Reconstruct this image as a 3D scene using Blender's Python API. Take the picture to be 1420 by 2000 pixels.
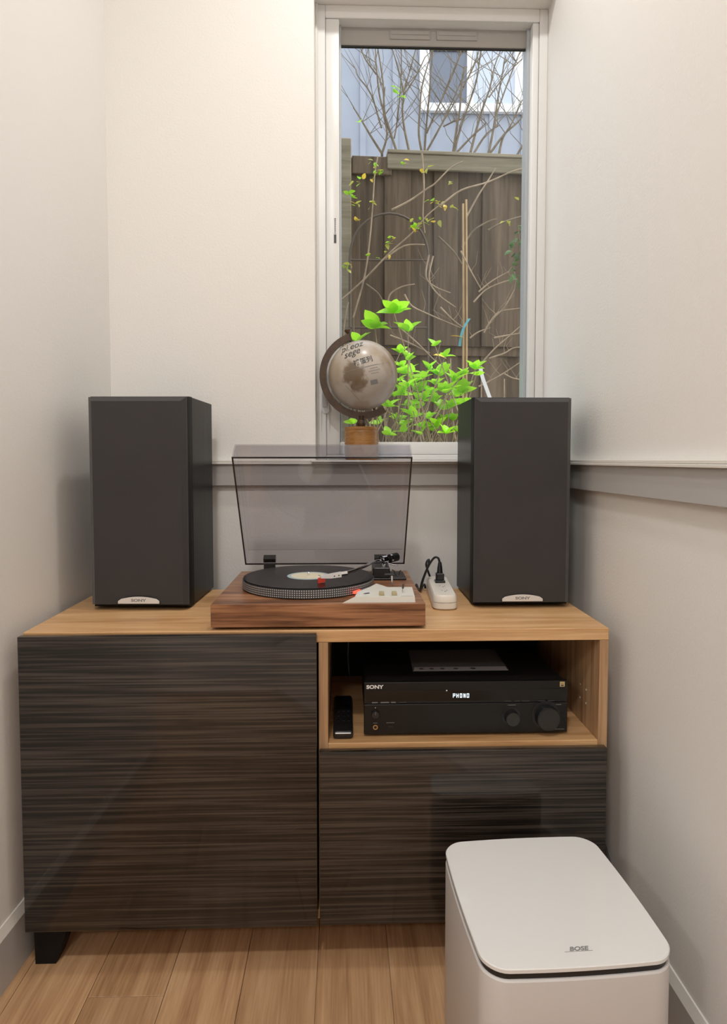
import bpy, bmesh, math, random
from mathutils import Vector, Matrix, Euler
R = math.radians
random.seed(7)
sc = bpy.context.scene
col = sc.collection
for o in list(bpy.data.objects):
    bpy.data.objects.remove(o)

# ------------------------------------------------------------------ camera
FPX, PX0, PY0, CH = 1250.0, 710.0, 960.0, 1.047      # focal length and principal point in pixels of 1420x2000
YAW, PIT = math.atan2(38, FPX), math.atan2(62, FPX)
cd = bpy.data.cameras.new('camera'); cam = bpy.data.objects.new('camera', cd); col.objects.link(cam)
cam.location = (0, 0, CH)
cam.rotation_euler = (R(90) - PIT, 0, -YAW)
cd.sensor_fit = 'VERTICAL'; cd.sensor_height = 36.0; cd.sensor_width = 36.0
cd.lens = FPX / 2000 * 36.0
cd.shift_y = -(1000 - PY0) / 2000.0
cd.clip_start = 0.02
sc.camera = cam
FW = Vector((math.sin(YAW)*math.cos(PIT), math.cos(YAW)*math.cos(PIT), -math.sin(PIT)))
RT = Vector((math.cos(YAW), -math.sin(YAW), 0)); UP = RT.cross(FW)
def at(x, y, Y):
    v = FW + RT*((x-PX0)/FPX) - UP*((y-PY0)/FPX)
    return Vector((0, 0, CH)) + v*(Y/v.y)

# ------------------------------------------------------------------ world, lights, exposure
w = bpy.data.worlds.new('sky'); sc.world = w; w.use_nodes = True
bg = w.node_tree.nodes['Background']
bg.inputs[0].default_value = (0.90, 0.95, 1.0, 1); bg.inputs[1].default_value = 1.4
sc.view_settings.view_transform = 'Standard'; sc.view_settings.look = 'None'
sc.view_settings.exposure = 0.25; sc.view_settings.gamma = 1.0; sc.view_settings.use_curve_mapping = False
def area(name, loc, size, power, color, rot=(0, 0, 0), shape='DISK', spread=180):
    d = bpy.data.lights.new(name, 'AREA'); d.shape = shape; d.size = size; d.energy = power; d.color = color
    d.spread = R(spread)
    o = bpy.data.objects.new(name, d); col.objects.link(o); o.location = loc; o.rotation_euler = rot
    return o
WARM = (1.0, 0.975, 0.935)
area('ceiling_downlight_and_fill', (0.15, 1.27, 2.845), 0.12, 7.2, WARM)
area('ceiling_downlight_and_fill', (-0.22, -0.25, 2.845), 0.20, 18.5, WARM)
area('ceiling_downlight_and_fill', (-0.45, -2.2, 2.845), 0.40, 23.0, (1.0, 0.985, 0.965))  # unseen fill lamp behind the camera, added to lift the room light
area('ceiling_downlight_and_fill', (-2.2, -1.6, 2.845), 0.45, 24.0, (1.0, 0.985, 0.965))  # another added fill lamp, out of view in the left of the room
sd = bpy.data.lights.new('sun', 'SUN'); sd.energy = 2.2; sd.angle = R(15); sd.color = (1.0, 0.96, 0.9)
so = bpy.data.objects.new('sun', sd); col.objects.link(so); so.rotation_mode = 'QUATERNION'; so.rotation_quaternion = Vector((-0.5, 0.04, -0.86)).to_track_quat('-Z', 'Y')

# ------------------------------------------------------------------ material helpers
def nmat(name):
    m = bpy.data.materials.new(name); m.use_nodes = True
    nt = m.node_tree; return m, nt, nt.nodes['Principled BSDF']
def setp(b, **k):
    for n, v in k.items():
        i = b.inputs[n.replace('_', ' ')]
        i.default_value = v if not isinstance(v, tuple) or len(v) == 4 else (*v, 1)
def mat(name, c, rough=0.5, metal=0.0, coat=0.0, bump=0.0, bscale=400, var=0.0, vscale=6.0, spec=0.5, aniso=0.0):
    m, nt, b = nmat(name)
    setp(b, Base_Color=tuple(c), Roughness=rough, Metallic=metal, Coat_Weight=coat, Specular_IOR_Level=spec)
    if aniso:
        setp(b, Anisotropic=aniso)
        t = nt.nodes.new('ShaderNodeTangent'); t.direction_type = 'RADIAL'; t.axis = 'Z'
        nt.links.new(t.outputs[0], b.inputs['Tangent'])
    tc = nt.nodes.new('ShaderNodeTexCoord')
    if bump:
        n = nt.nodes.new('ShaderNodeTexNoise'); n.inputs['Scale'].default_value = bscale; n.inputs['Detail'].default_value = 3
        nt.links.new(tc.outputs['Object'], n.inputs['Vector'])
        bp = nt.nodes.new('ShaderNodeBump'); bp.inputs['Strength'].default_value = bump; bp.inputs['Distance'].default_value = 0.002
        nt.links.new(n.outputs[0], bp.inputs['Height']); nt.links.new(bp.outputs[0], b.inputs['Normal'])
    if var:
        n = nt.nodes.new('ShaderNodeTexNoise'); n.inputs['Scale'].default_value = vscale; n.inputs['Detail'].default_value = 5
        nt.links.new(tc.outputs['Object'], n.inputs['Vector'])
        r = nt.nodes.new('ShaderNodeValToRGB')
        r.color_ramp.elements[0].position = 0.3; r.color_ramp.elements[1].position = 0.7
        r.color_ramp.elements[0].color = (*[x*(1-var) for x in c], 1); r.color_ramp.elements[1].color = (*[min(1, x*(1+var)) for x in c], 1)
        nt.links.new(n.outputs[0], r.inputs[0]); nt.links.new(r.outputs[0], b.inputs['Base Color'])
    return m
def grain(name, stops, scale, fine, rough=0.4, coat=0.0, dist=0.6, finemix=0.35, coatr=0.03, bump=0.0, perobj=0.0, spec=0.5):
    """wood or striped print: noise stretched along the grain; scale and fine are XYZ mapping scales"""
    m, nt, b = nmat(name)
    setp(b, Roughness=rough, Coat_Weight=coat, Coat_Roughness=coatr, Specular_IOR_Level=spec)
    tc = nt.nodes.new('ShaderNodeTexCoord')
    oi = nt.nodes.new('ShaderNodeObjectInfo')
    def nz(s, detail, d):
        mp = nt.nodes.new('ShaderNodeMapping'); mp.inputs['Scale'].default_value = s
        nt.links.new(tc.outputs['Object'], mp.inputs['Vector'])
        src = mp.outputs[0]
        if perobj:
            ad = nt.nodes.new('ShaderNodeVectorMath'); ad.operation = 'ADD'
            ml = nt.nodes.new('ShaderNodeVectorMath'); ml.operation = 'SCALE'; ml.inputs[0].default_value = (17, 31, 23)
            nt.links.new(oi.outputs['Random'], ml.inputs['Scale'])
            nt.links.new(src, ad.inputs[0]); nt.links.new(ml.outputs[0], ad.inputs[1]); src = ad.outputs[0]
        n = nt.nodes.new('ShaderNodeTexNoise'); n.inputs['Scale'].default_value = 1; n.inputs['Detail'].default_value = detail
        n.inputs['Distortion'].default_value = d
        nt.links.new(src, n.inputs['Vector']); return n
    n1, n2 = nz(scale, 5, dist), nz(fine, 3, 0.0)
    mx = nt.nodes.new('ShaderNodeMix'); mx.data_type = 'FLOAT'; mx.inputs[0].default_value = finemix
    nt.links.new(n1.outputs[0], mx.inputs[2]); nt.links.new(n2.outputs[0], mx.inputs[3])
    r = nt.nodes.new('ShaderNodeValToRGB'); e = r.color_ramp.elements
    e[0].position, e[0].color = stops[0][0], (*stops[0][1], 1); e[1].position, e[1].color = stops[-1][0], (*stops[-1][1], 1)
    for p, c in stops[1:-1]:
        q = e.new(p); q.color = (*c, 1)
    nt.links.new(mx.outputs[0], r.inputs[0])
    out = r.outputs[0]
    if perobj:
        hs = nt.nodes.new('ShaderNodeHueSaturation')
        mr = nt.nodes.new('ShaderNodeMapRange'); mr.inputs['To Min'].default_value = 1-perobj; mr.inputs['To Max'].default_value = 1+perobj
        nt.links.new(oi.outputs['Random'], mr.inputs['Value']); nt.links.new(mr.outputs[0], hs.inputs['Value'])
        nt.links.new(out, hs.inputs['Color']); out = hs.outputs[0]
    nt.links.new(out, b.inputs['Base Color'])
    if bump:
        bp = nt.nodes.new('ShaderNodeBump'); bp.inputs['Strength'].default_value = bump; bp.inputs['Distance'].default_value = 0.001
        nt.links.new(mx.outputs[0], bp.inputs['Height']); nt.links.new(bp.outputs[0], b.inputs['Normal'])
    return m
def clear(name, tint, ior=1.45, rough=0.0, gloss=1.0):
    """thin clear sheet: tinted see-through mixed with a mirror by Fresnel"""
    m = bpy.data.materials.new(name); m.use_nodes = True; nt = m.node_tree
    nt.nodes.remove(nt.nodes['Principled BSDF']); out = nt.nodes['Material Output']
    t = nt.nodes.new('ShaderNodeBsdfTransparent'); t.inputs[0].default_value = (*tint, 1)
    g = nt.nodes.new('ShaderNodeBsdfGlossy'); g.inputs['Roughness'].default_value = rough; g.inputs[0].default_value = (gloss, gloss, gloss, 1)
    lw = nt.nodes.new('ShaderNodeLayerWeight'); lw.inputs[0].default_value = 0.5
    pw = nt.nodes.new('ShaderNodeMath'); pw.operation = 'POWER'; pw.inputs[1].default_value = 5.0
    nt.links.new(lw.outputs['Facing'], pw.inputs[0])
    f0 = ((ior-1)/(ior+1))**2
    f = nt.nodes.new('ShaderNodeMath'); f.operation = 'MULTIPLY_ADD'; f.inputs[1].default_value = 0.5*(1-f0); f.inputs[2].default_value = f0
    nt.links.new(pw.outputs[0], f.inputs[0])
    x = nt.nodes.new('ShaderNodeMixShader')
    nt.links.new(f.outputs[0], x.inputs[0]); nt.links.new(t.outputs[0], x.inputs[1]); nt.links.new(g.outputs[0], x.inputs[2])
    nt.links.new(x.outputs[0], out.inputs[0]); return m
def leafmat(name, c, trans=0.4, var=0.25):
    m, nt, b = nmat(name)
    setp(b, Roughness=0.45)
    oi = nt.nodes.new('ShaderNodeObjectInfo'); hs = nt.nodes.new('ShaderNodeHueSaturation'); hs.inputs['Color'].default_value = (*c, 1)
    mr = nt.nodes.new('ShaderNodeMapRange'); mr.inputs['To Min'].default_value = 1-var; mr.inputs['To Max'].default_value = 1+var
    nt.links.new(oi.outputs['Random'], mr.inputs['Value']); nt.links.new(mr.outputs[0], hs.inputs['Value'])
    nt.links.new(hs.outputs[0], b.inputs['Base Color'])
    t = nt.nodes.new('ShaderNodeBsdfTranslucent'); nt.links.new(hs.outputs[0], t.inputs[0])
    x = nt.nodes.new('ShaderNodeMixShader'); x.inputs[0].default_value = trans
    nt.links.new(b.outputs[0], x.inputs[1]); nt.links.new(t.outputs[0], x.inputs[2])
    nt.links.new(x.outputs[0], nt.nodes['Material Output'].inputs[0]); return m
def emit(name, c, s):
    m, nt, b = nmat(name); setp(b, Base_Color=tuple(c), Emission_Color=tuple(c), Emission_Strength=s); return m

M = {}
M['wall'] = mat('wall_paint', (0.80, 0.78, 0.75), 0.55, bump=0.22, bscale=190, spec=0.3)
M['ceiling'] = mat('ceiling_paint', (0.80, 0.78, 0.74), 0.7)
M['trim'] = mat('grey_trim_paint', (0.46, 0.445, 0.43), 0.35)
M['trimcap'] = mat('lit_trim_paint', (0.74, 0.71, 0.66), 0.3)  # paler trim colour carries the light caught by caps and beads
M['vinyl'] = mat('white_window_vinyl', (0.74, 0.735, 0.72), 0.3)
M['ventgrey'] = mat('taupe_vent', (0.36, 0.34, 0.315), 0.5)
M['black'] = mat('black_plastic', (0.010, 0.010, 0.011), 0.35)
M['blackmatte'] = mat('black_matte', (0.005, 0.005, 0.005), 0.6, spec=0.25)
M['chrome'] = mat('chrome', (0.75, 0.76, 0.80), 0.12, 1.0)
M['silver'] = mat('silver_plate', (0.78, 0.78, 0.79), 0.35, 0.4)
M['dark'] = mat('dark_print', (0.05, 0.05, 0.05), 0.5)
M['greyprint'] = mat('grey_print', (0.22, 0.22, 0.22), 0.5)
M['cab_x'] = grain('oak_walnut_lengthwise', [(0.30, (0.40, 0.20, 0.08)), (0.45, (0.56, 0.32, 0.145)), (0.56, (0.66, 0.40, 0.195)), (0.70, (0.74, 0.49, 0.26))],
                   (2.2, 26, 40), (9, 260, 260), 0.38, dist=0.9)
M['cab_z'] = grain('oak_walnut_upright', [(0.30, (0.27, 0.145, 0.07)), (0.48, (0.44, 0.265, 0.14)), (0.70, (0.60, 0.395, 0.225))],
                   (60, 60, 2.5), (300, 300, 8), 0.42)
M['door'] = grain('dark_striped_gloss', [(0.40, (0.0025, 0.0015, 0.0010)), (0.47, (0.011, 0.0070, 0.0048)), (0.53, (0.030, 0.0220, 0.0165)), (0.62, (0.054, 0.042, 0.033))],
                  (3.0, 3.0, 235), (8, 8, 430), 0.45, coat=0.8, dist=0.0, finemix=0.18, coatr=0.03, spec=0.25)
M['walnut'] = grain('turntable_walnut', [(0.34, (0.070, 0.024, 0.010)), (0.46, (0.21, 0.085, 0.036)), (0.57, (0.36, 0.165, 0.078)), (0.70, (0.50, 0.255, 0.135))],
                    (3.0, 32, 48), (10, 240, 240), 0.32, dist=1.2)
M['floor'] = grain('floor_oak', [(0.30, (0.28, 0.145, 0.070)), (0.46, (0.46, 0.265, 0.135)), (0.58, (0.55, 0.335, 0.18)), (0.72, (0.64, 0.415, 0.24))],
                   (30, 2.4, 30), (240, 9, 200), 0.42, dist=0.8, perobj=0.10)
M['ash'] = grain('black_ash', [(0.40, (0.0025, 0.0025, 0.0025)), (0.53, (0.008, 0.008, 0.0075)), (0.66, (0.026, 0.025, 0.023))],
                 (90, 60, 1.5), (340, 300, 6), 0.3, finemix=0.45, bump=0.2, spec=0.08)
M['grille'] = mat('grille_cloth', (0.036, 0.0325, 0.033), 0.8, bump=0.5, bscale=1400, var=0.10, vscale=5)
setp(M['grille'].node_tree.nodes['Principled BSDF'], Sheen_Weight=0.25, Sheen_Roughness=0.4)
M['brown_wood'] = grain('globe_stand_brown', [(0.3, (0.03, 0.014, 0.006)), (0.7, (0.085, 0.042, 0.016))], (60, 60, 60), (300, 300, 300), 0.35)
M['turned_wood'] = grain('turned_wood', [(0.3, (0.20, 0.085, 0.02)), (0.5, (0.34, 0.16, 0.045)), (0.7, (0.46, 0.24, 0.08))], (8, 8, 90), (60, 60, 300), 0.35)
M['lid'] = clear('smoked_acrylic', (0.84, 0.83, 0.845), 1.5, 0.02, 1.0)
M['lidrim'] = mat('smoked_edge', (0.02, 0.018, 0.02), 0.2)
M['glass'] = clear('window_glass', (0.98, 0.985, 0.985), 1.3)
M['cream'] = mat('cream_panel', (0.70, 0.69, 0.63), 0.35)
M['beige'] = mat('beige_button', (0.42, 0.37, 0.22), 0.4)
M['white'] = mat('white_gloss', (0.80, 0.80, 0.79), 0.25)
M['subwhite'] = mat('white_satin_shell', (0.62, 0.60, 0.59), 0.45)
M['subglass'] = mat('white_glass_top', (0.72, 0.72, 0.71), 0.12, coat=0.4)
M['stripwhite'] = mat('power_strip_ivory', (0.74, 0.70, 0.63), 0.4)
M['vinylrec'] = mat('record_vinyl', (0.004, 0.004, 0.0045), 0.2, aniso=0.8, spec=0.12)
M['label'] = mat('record_label', (0.72, 0.66, 0.50), 0.5, var=0.08, vscale=60)
M['labelring'] = mat('record_label_ring', (0.40, 0.50, 0.55), 0.5)
M['red'] = mat('red_plastic', (0.62, 0.045, 0.02), 0.35)
M['strobe'] = emit('strobe_lamp_red', (1.0, 0.10, 0.06), 1.0)
M['gold'] = mat('gold_metal', (0.72, 0.50, 0.22), 0.3, 1.0)
M['goldprint'] = mat('gold_print', (0.60, 0.43, 0.20), 0.4)
M['brushed'] = mat('recv_brushed', (0.006, 0.006, 0.0055), 0.35, spec=0.35)
M['recvgloss'] = mat('recv_gloss', (0.005, 0.005, 0.0045), 0.12, spec=0.4)
M['knobface'] = mat('knob_spun_face', (0.06, 0.06, 0.058), 0.28, 0.9, aniso=0.9)
M['display'] = emit('display_glow', (0.75, 0.92, 1.0), 2.2)
M['lettering'] = mat('white_lettering', (0.75, 0.75, 0.74), 0.4)
M['sheet'] = mat('plastic_sheet', (0.16, 0.155, 0.16), 0.10, coat=0.5)
M['sheetstrip'] = mat('plastic_sheet_strip', (0.42, 0.42, 0.45), 0.25)
M['fence'] = grain('weathered_fence', [(0.28, (0.040, 0.025, 0.014)), (0.48, (0.105, 0.072, 0.043)), (0.72, (0.20, 0.145, 0.095))], (14, 14, 1.0), (70, 70, 5), 0.85, perobj=0.16)
M['fencecap'] = grain('weathered_cap', [(0.28, (0.13, 0.105, 0.065)), (0.5, (0.25, 0.21, 0.14)), (0.72, (0.37, 0.32, 0.23))], (1.2, 20, 20), (6, 90, 90), 0.85, perobj=0.1)
M['siding'] = mat('blue_grey_siding', (0.42, 0.455, 0.53), 0.7, var=0.06, vscale=4)
M['housewhite'] = mat('house_window_white', (0.88, 0.88, 0.88), 0.5)
M['panedark'] = mat('house_pane_dark', (0.19, 0.215, 0.27), 0.12)
M['panelight'] = mat('house_pane_blind', (0.62, 0.68, 0.78), 0.3)
M['eave'] = mat('house_header_brown', (0.10, 0.08, 0.075), 0.6)
M['soil'] = mat('garden_soil', (0.12, 0.09, 0.06), 0.9, var=0.3, vscale=5)
M['bark'] = mat('bark_grey_brown', (0.20, 0.155, 0.10), 0.8, var=0.3, vscale=20)
M['twig'] = mat('twig_tan', (0.36, 0.27, 0.18), 0.8, var=0.3, vscale=20)
M['wire'] = mat('trellis_wire', (0.10, 0.075, 0.055), 0.6)
M['bamboo'] = mat('bamboo_stake', (0.45, 0.30, 0.15), 0.6, var=0.2, vscale=10)
M['leaf'] = leafmat('hydrangea_leaf', (0.42, 0.82, 0.045), 0.45)
M['leafold'] = leafmat('rose_leaf', (0.55, 0.56, 0.10), 0.45)
M['leafdark'] = leafmat('evergreen_leaf', (0.10, 0.20, 0.06), 0.25)
M['leafyellow'] = leafmat('yellow_leaf', (0.85, 0.60, 0.08), 0.4)
M['ribbon'] = mat('teal_ribbon', (0.10, 0.38, 0.45), 0.5)
M['strap'] = mat('white_strap', (0.72, 0.70, 0.70), 0.5)

# ------------------------------------------------------------------ mesh helpers
class MB:
    def __init__(s): s.bm = bmesh.new()
    def box(s, x0, x1, y0, y1, z0, z1, bev=0.0, seg=2):
        b = bmesh.new()
        vs = [b.verts.new((x, y, z)) for x in (x0, x1) for y in (y0, y1) for z in (z0, z1)]
        for f in ((0, 1, 3, 2), (4, 6, 7, 5), (0, 4, 5, 1), (2, 3, 7, 6), (0, 2, 6, 4), (1, 5, 7, 3)):
            b.faces.new([vs[i] for i in f])
        if bev: bmesh.ops.bevel(b, geom=list(b.edges), offset=bev, segments=seg, affect='EDGES', profile=0.5)
        s.merge(b); return s
    def merge(s, b):
        bmesh.ops.recalc_face_normals(b, faces=list(b.faces))
        me = bpy.data.meshes.new('t'); b.to_mesh(me); b.free(); s.bm.from_mesh(me); bpy.data.meshes.remove(me)
    def prism(s, pts, n, bev=0.0, seg=2):
        """pts: closed outline (3D), n: extrusion vector"""
        b = bmesh.new(); n = Vector(n)
        a = [b.verts.new(p) for p in pts]; c = [b.verts.new(Vector(p)+n) for p in pts]
        b.faces.new(a); b.faces.new(c[::-1])
        for i in range(len(pts)):
            j = (i+1) % len(pts); b.faces.new((a[i], c[i], c[j], a[j]))
        if bev: bmesh.ops.bevel(b, geom=list(b.edges), offset=bev, segments=seg, affect='EDGES', profile=0.5)
        s.merge(b); return s
    def loft(s, rings, cap=True):
        b = bmesh.new(); rr = [[b.verts.new(p) for p in r] for r in rings]; n = len(rings[0])
        for k in range(len(rr)-1):
            for i in range(n):
                j = (i+1) % n; b.faces.new((rr[k][i], rr[k][j], rr[k+1][j], rr[k+1][i]))
        if cap: b.faces.new(rr[0][::-1]); b.faces.new(rr[-1])
        s.merge(b); return s
    def lathe(s, prof, c=(0, 0, 0), axis=(0, 0, 1), seg=48, cap=True):
        """prof: (radius, distance along axis)"""
        ax = Vector(axis).normalized(); q = Vector((0, 0, 1)).rotation_difference(ax); c = Vector(c)
        s.loft([[c + q @ Vector((r*math.cos(2*math.pi*i/seg), r*math.sin(2*math.pi*i/seg), h)) for i in range(seg)] for r, h in prof], cap)
        return s
    def tube(s, pts, r, seg=8, r1=None):
        pts = [Vector(p) for p in pts]; n = len(pts); rings = []; u = None
        for i, p in enumerate(pts):
            t = (pts[min(i+1, n-1)] - pts[max(i-1, 0)]).normalized()
            if u is None: u = t.orthogonal().normalized()
            u = (u - t*u.dot(t)).normalized(); v = t.cross(u)
            k = r if r1 is None else r + (r1-r)*i/(n-1)
            rings.append([p + (u*math.cos(2*math.pi*a/seg) + v*math.sin(2*math.pi*a/seg))*k for a in range(seg)])
        s.loft(rings); return s
    def add(s, verts, faces):
        b = bmesh.new(); v = [b.verts.new(p) for p in verts]
        for f in faces: b.faces.new([v[i] for i in f])
        me = bpy.data.meshes.new('t'); b.to_mesh(me); b.free(); s.bm.from_mesh(me); bpy.data.meshes.remove(me); return s
    def build(s, name, m, parent=None, smooth=True, off=None, ang=35):
        o0 = off if off is not None else OFF.get(parent.name, Vector((0, 0, 0))) if parent else Vector((0, 0, 0))
        if o0.length: bmesh.ops.translate(s.bm, verts=s.bm.verts, vec=-o0)
        me = bpy.data.meshes.new(name); s.bm.to_mesh(me); s.bm.free()
        if smooth:
            for p in me.polygons: p.use_smooth = True
            me.set_sharp_from_angle(angle=R(ang))
        me.materials.append(M[m] if isinstance(m, str) else m)
        o = bpy.data.objects.new(name, me); col.objects.link(o); o.parent = parent
        if parent: OFF[o.name] = o0
        return o
OFF = {}
def smoothpts(pts, n=6):
    """Catmull-Rom through the points"""
    P = [Vector(p) for p in pts]; out = []
    for i in range(len(P)-1):
        p0, p1, p2, p3 = P[max(i-1, 0)], P[i], P[i+1], P[min(i+2, len(P)-1)]
        for k in range(n):
            t = k/n
            out.append(0.5*((2*p1) + (p2-p0)*t + (2*p0-5*p1+4*p2-p3)*t*t + (3*p1-p0-3*p2+p3)*t**3))
    out.append(P[-1]); return out
def thing(name, label, cat, loc=(0, 0, 0), rotz=0.0, group=None, world=True):
    o = bpy.data.objects.new(name, None); col.objects.link(o); o.empty_display_size = 0.05
    o.location = loc; o.rotation_euler = (0, 0, rotz); o['label'] = label; o['category'] = cat
    if group: o['group'] = group
    OFF[o.name] = Vector(loc) if world else Vector((0, 0, 0))
    return o
def tag(o, label, cat, group=None):
    o['label'] = label; o['category'] = cat
    if group: o['group'] = group
    return o
def struct(o, label=None):
    o['kind'] = 'structure'
    if label: o['label'] = label
    return o
def textmesh(s, size, bold=0.0, shear=0.0, ext=0.0):
    c = bpy.data.curves.new('t', 'FONT'); c.body = s; c.size = size; c.align_x = 'CENTER'; c.align_y = 'CENTER'
    c.shear = shear; c.offset = bold; c.extrude = ext; c.resolution_u = 4
    o = bpy.data.objects.new('t', c); col.objects.link(o)
    dg = bpy.context.evaluated_depsgraph_get(); dg.update()
    me = bpy.data.meshes.new_from_object(o.evaluated_get(dg))
    bpy.data.objects.remove(o); bpy.data.curves.remove(c); return me
def text(name, s, size, m, parent, loc, rot=(R(90), 0, 0), bold=0.0, shear=0.0, ext=0.0003, sx=1.0):
    me = textmesh(s, size, bold, shear, ext); me.materials.clear(); me.materials.append(M[m])
    o = bpy.data.objects.new(name, me); col.objects.link(o); o.parent = parent
    o.location = Vector(loc) - OFF.get(parent.name, Vector((0, 0, 0))); o.rotation_euler = rot; o.scale = (sx, 1, 1)
    OFF[o.name] = Vector((0, 0, 0)); return o

# ------------------------------------------------------------------ room shell
XR, YB, FLOOR_Y0 = 0.595, 1.822, -3.6
def XL(y): return -0.651 - (1.822 - y)*0.050          # the left wall splays out slightly towards the room
ZC, YE = 2.86, 0.15
SILL, WX0, WTOP, YF = 1.046, -0.081, 2.352, 1.905
fl = struct(MB().box(-3.3, XR+0.1, FLOOR_Y0-0.1, YB+0.13, -0.12, -0.005).build('floor', 'floor', smooth=False), 'wood plank floor')
PW = 0.1485
seams = [-0.502 + PW*k for k in range(-2, 9)]
rnd = random.Random(3)
joint = {-0.502: 1.2134}
for k in range(-2, 8):
    x0 = -0.502 + PW*k; x1 = min(x0 + PW, XR - 0.001)
    if x0 > XR - 0.02: break
    js = [1.2134 if k == 0 else (0.55, 1.45, 0.95, 0.2, 0.78, 0.45, 0.9, 0.3, 0.66, 1.0)[(k*3+7) % 10]]
    if k == 2: js = [0.7]
    js = [-0.6] + js + [YB]
    for a, b in zip(js, js[1:]):
        MB().box(x0+0.0005, x1-0.0005, a+0.0005, b-0.0005, -0.005, 0.0, 0.0007, 1).build('plank', 'floor', fl, smooth=False)
struct(MB().box(-3.3, XR+0.1, FLOOR_Y0-0.1, YB+0.13, ZC, ZC+0.1).build('ceiling', 'ceiling', smooth=False))
wb = MB().box(XL(YB)-0.12, WX0, YB, YB+0.13, -0.1, ZC).box(WX0, XR, YB, YB+0.13, -0.1, SILL-0.012).box(WX0, XR, YB, YB+0.13, WTOP, ZC)
struct(wb.build('wall_back', 'wall', smooth=False), 'cream painted wall around the window')
struct(MB().prism([(XL(YE), YE, -0.1), (XL(YB), YB, -0.1), (XL(YB)-0.1, YB, -0.1), (XL(YE)-0.1, YE, -0.1)], (0, 0, ZC+0.1)).build('wall_left', 'wall', smooth=False))
struct(MB().box(-3.3, XL(YE)-0.02, YE, YE+0.1, -0.1, ZC).build('wall_left_return', 'wall', smooth=False))
struct(MB().box(-3.4, -3.3, FLOOR_Y0-0.1, YE+0.1, -0.1, ZC).build('wall_far_left', 'wall', smooth=False))
struct(MB().box(-3.4, XR+0.1, FLOOR_Y0-0.1, FLOOR_Y0, -0.1, ZC).build('wall_rear', 'wall', smooth=False))
struct(MB().box(XR, XR+0.1, FLOOR_Y0, YB+0.13, -0.1, ZC).build('wall_right', 'wall', smooth=False))
# baseboards: flat face and a sloped cap coloured paler as if lit
def baseboard(name, p0, p1, nrm):
    p0, p1, n = Vector(p0), Vector(p1), Vector(nrm)
    t = 0.010
    a = [p0, p0+n*t, p0+n*t+Vector((0, 0, 0.105)), p0+Vector((0, 0, 0.105))]
    o = struct(MB().prism(a, p1-p0).build(name, 'trim', smooth=False))
    c = [p0+n*t+Vector((0, 0, 0.105)), p0+n*0.003+Vector((0, 0, 0.125)), p0+Vector((0, 0, 0.125)), p0+Vector((0, 0, 0.105))]
    MB().prism(c, p1-p0).build('baseboard_cap', 'trimcap', o, smooth=False)
    return o
baseboard('baseboard_left', (XL(YB), YB, 0), (XL(YE), YE, 0), (1, -0.05, 0))
baseboard('baseboard_right', (XR, YB, 0), (XR, -3.5, 0), (-1, 0, 0))
baseboard('baseboard_back', (XL(YB)+0.011, YB, 0), (XR-0.011, YB, 0), (0, -1, 0))
# chair rail: grey board with cap coloured paler for the light it catches, stepping out under the window as the stool
t1 = struct(MB().box(XL(YB)+0.001, XR-0.019, YB-0.018, YB, 0.974, 1.034, 0.0015, 1).build('trim_1', 'trim'), 'grey chair rail board on the window wall')
MB().box(XL(YB)+0.001, XR-0.026, YB-0.026, YB, 1.034, 1.040, 0.001, 1).build('rail_bead', 'trimcap', t1)
MB().box(XL(YB)+0.001, WX0-0.012, YB-0.022, YB, 1.0405, SILL, 0.001, 1).build('rail_cap', 'trimcap', t1)
t2 = struct(MB().box(XR-0.018, XR, -3.5, YB, 0.974, 1.034, 0.0015, 1).build('trim_2', 'trim'), 'grey chair rail board on the right wall')
MB().box(XR-0.026, XR, -3.5, YB, 1.034, 1.040, 0.001, 1).build('rail_bead', 'trimcap', t2)
MB().box(XR-0.022, XR, -3.5, YB, 1.0405, 1.047, 0.001, 1).build('rail_cap', 'trimcap', t2)
ws = struct(MB().box(WX0-0.010, XR-0.0005, 1.765, YB, 1.0405, SILL, 0.001, 1).box(WX0, XR-0.0005, YB, YF+0.04, 1.0345, SILL).build('trim_3', 'vinyl'), 'white window stool')

# ------------------------------------------------------------------ window
win = thing('window_1', 'white casement window with a dark vent strip', 'window', (0.25, YF, SILL))
del win['category']; win['kind'] = 'structure'
m = MB()
FB = SILL
m.box(WX0, -0.052, YF, YF+0.10, FB, WTOP, 0.002, 1).box(0.570, XR, YF, YF+0.10, FB, WTOP, 0.002, 1)
m.box(-0.0518, 0.5698, YF, YF+0.10, 2.316, WTOP, 0.002, 1).box(-0.0518, 0.5698, YF, YF+0.10, FB, 1.062, 0.002, 1)
m.build('window_frame', 'vinyl', win)
m = MB()
m.box(-0.0515, -0.012, YF+0.004, YF+0.075, 1.0625, 2.3155, 0.003, 2).box(0.5505, 0.5695, YF+0.004, YF+0.075, 1.0625, 2.3155, 0.003, 2)
m.box(-0.012, 0.5505, YF+0.004, YF+0.075, 1.0625, 1.100, 0.003, 2)
sash = m.build('sash', 'vinyl', win)
MB().box(-0.082, -0.0735, YF-0.006, YF, FB, WTOP, 0.002, 1).build('jamb_bead', 'trimcap', win)
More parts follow.
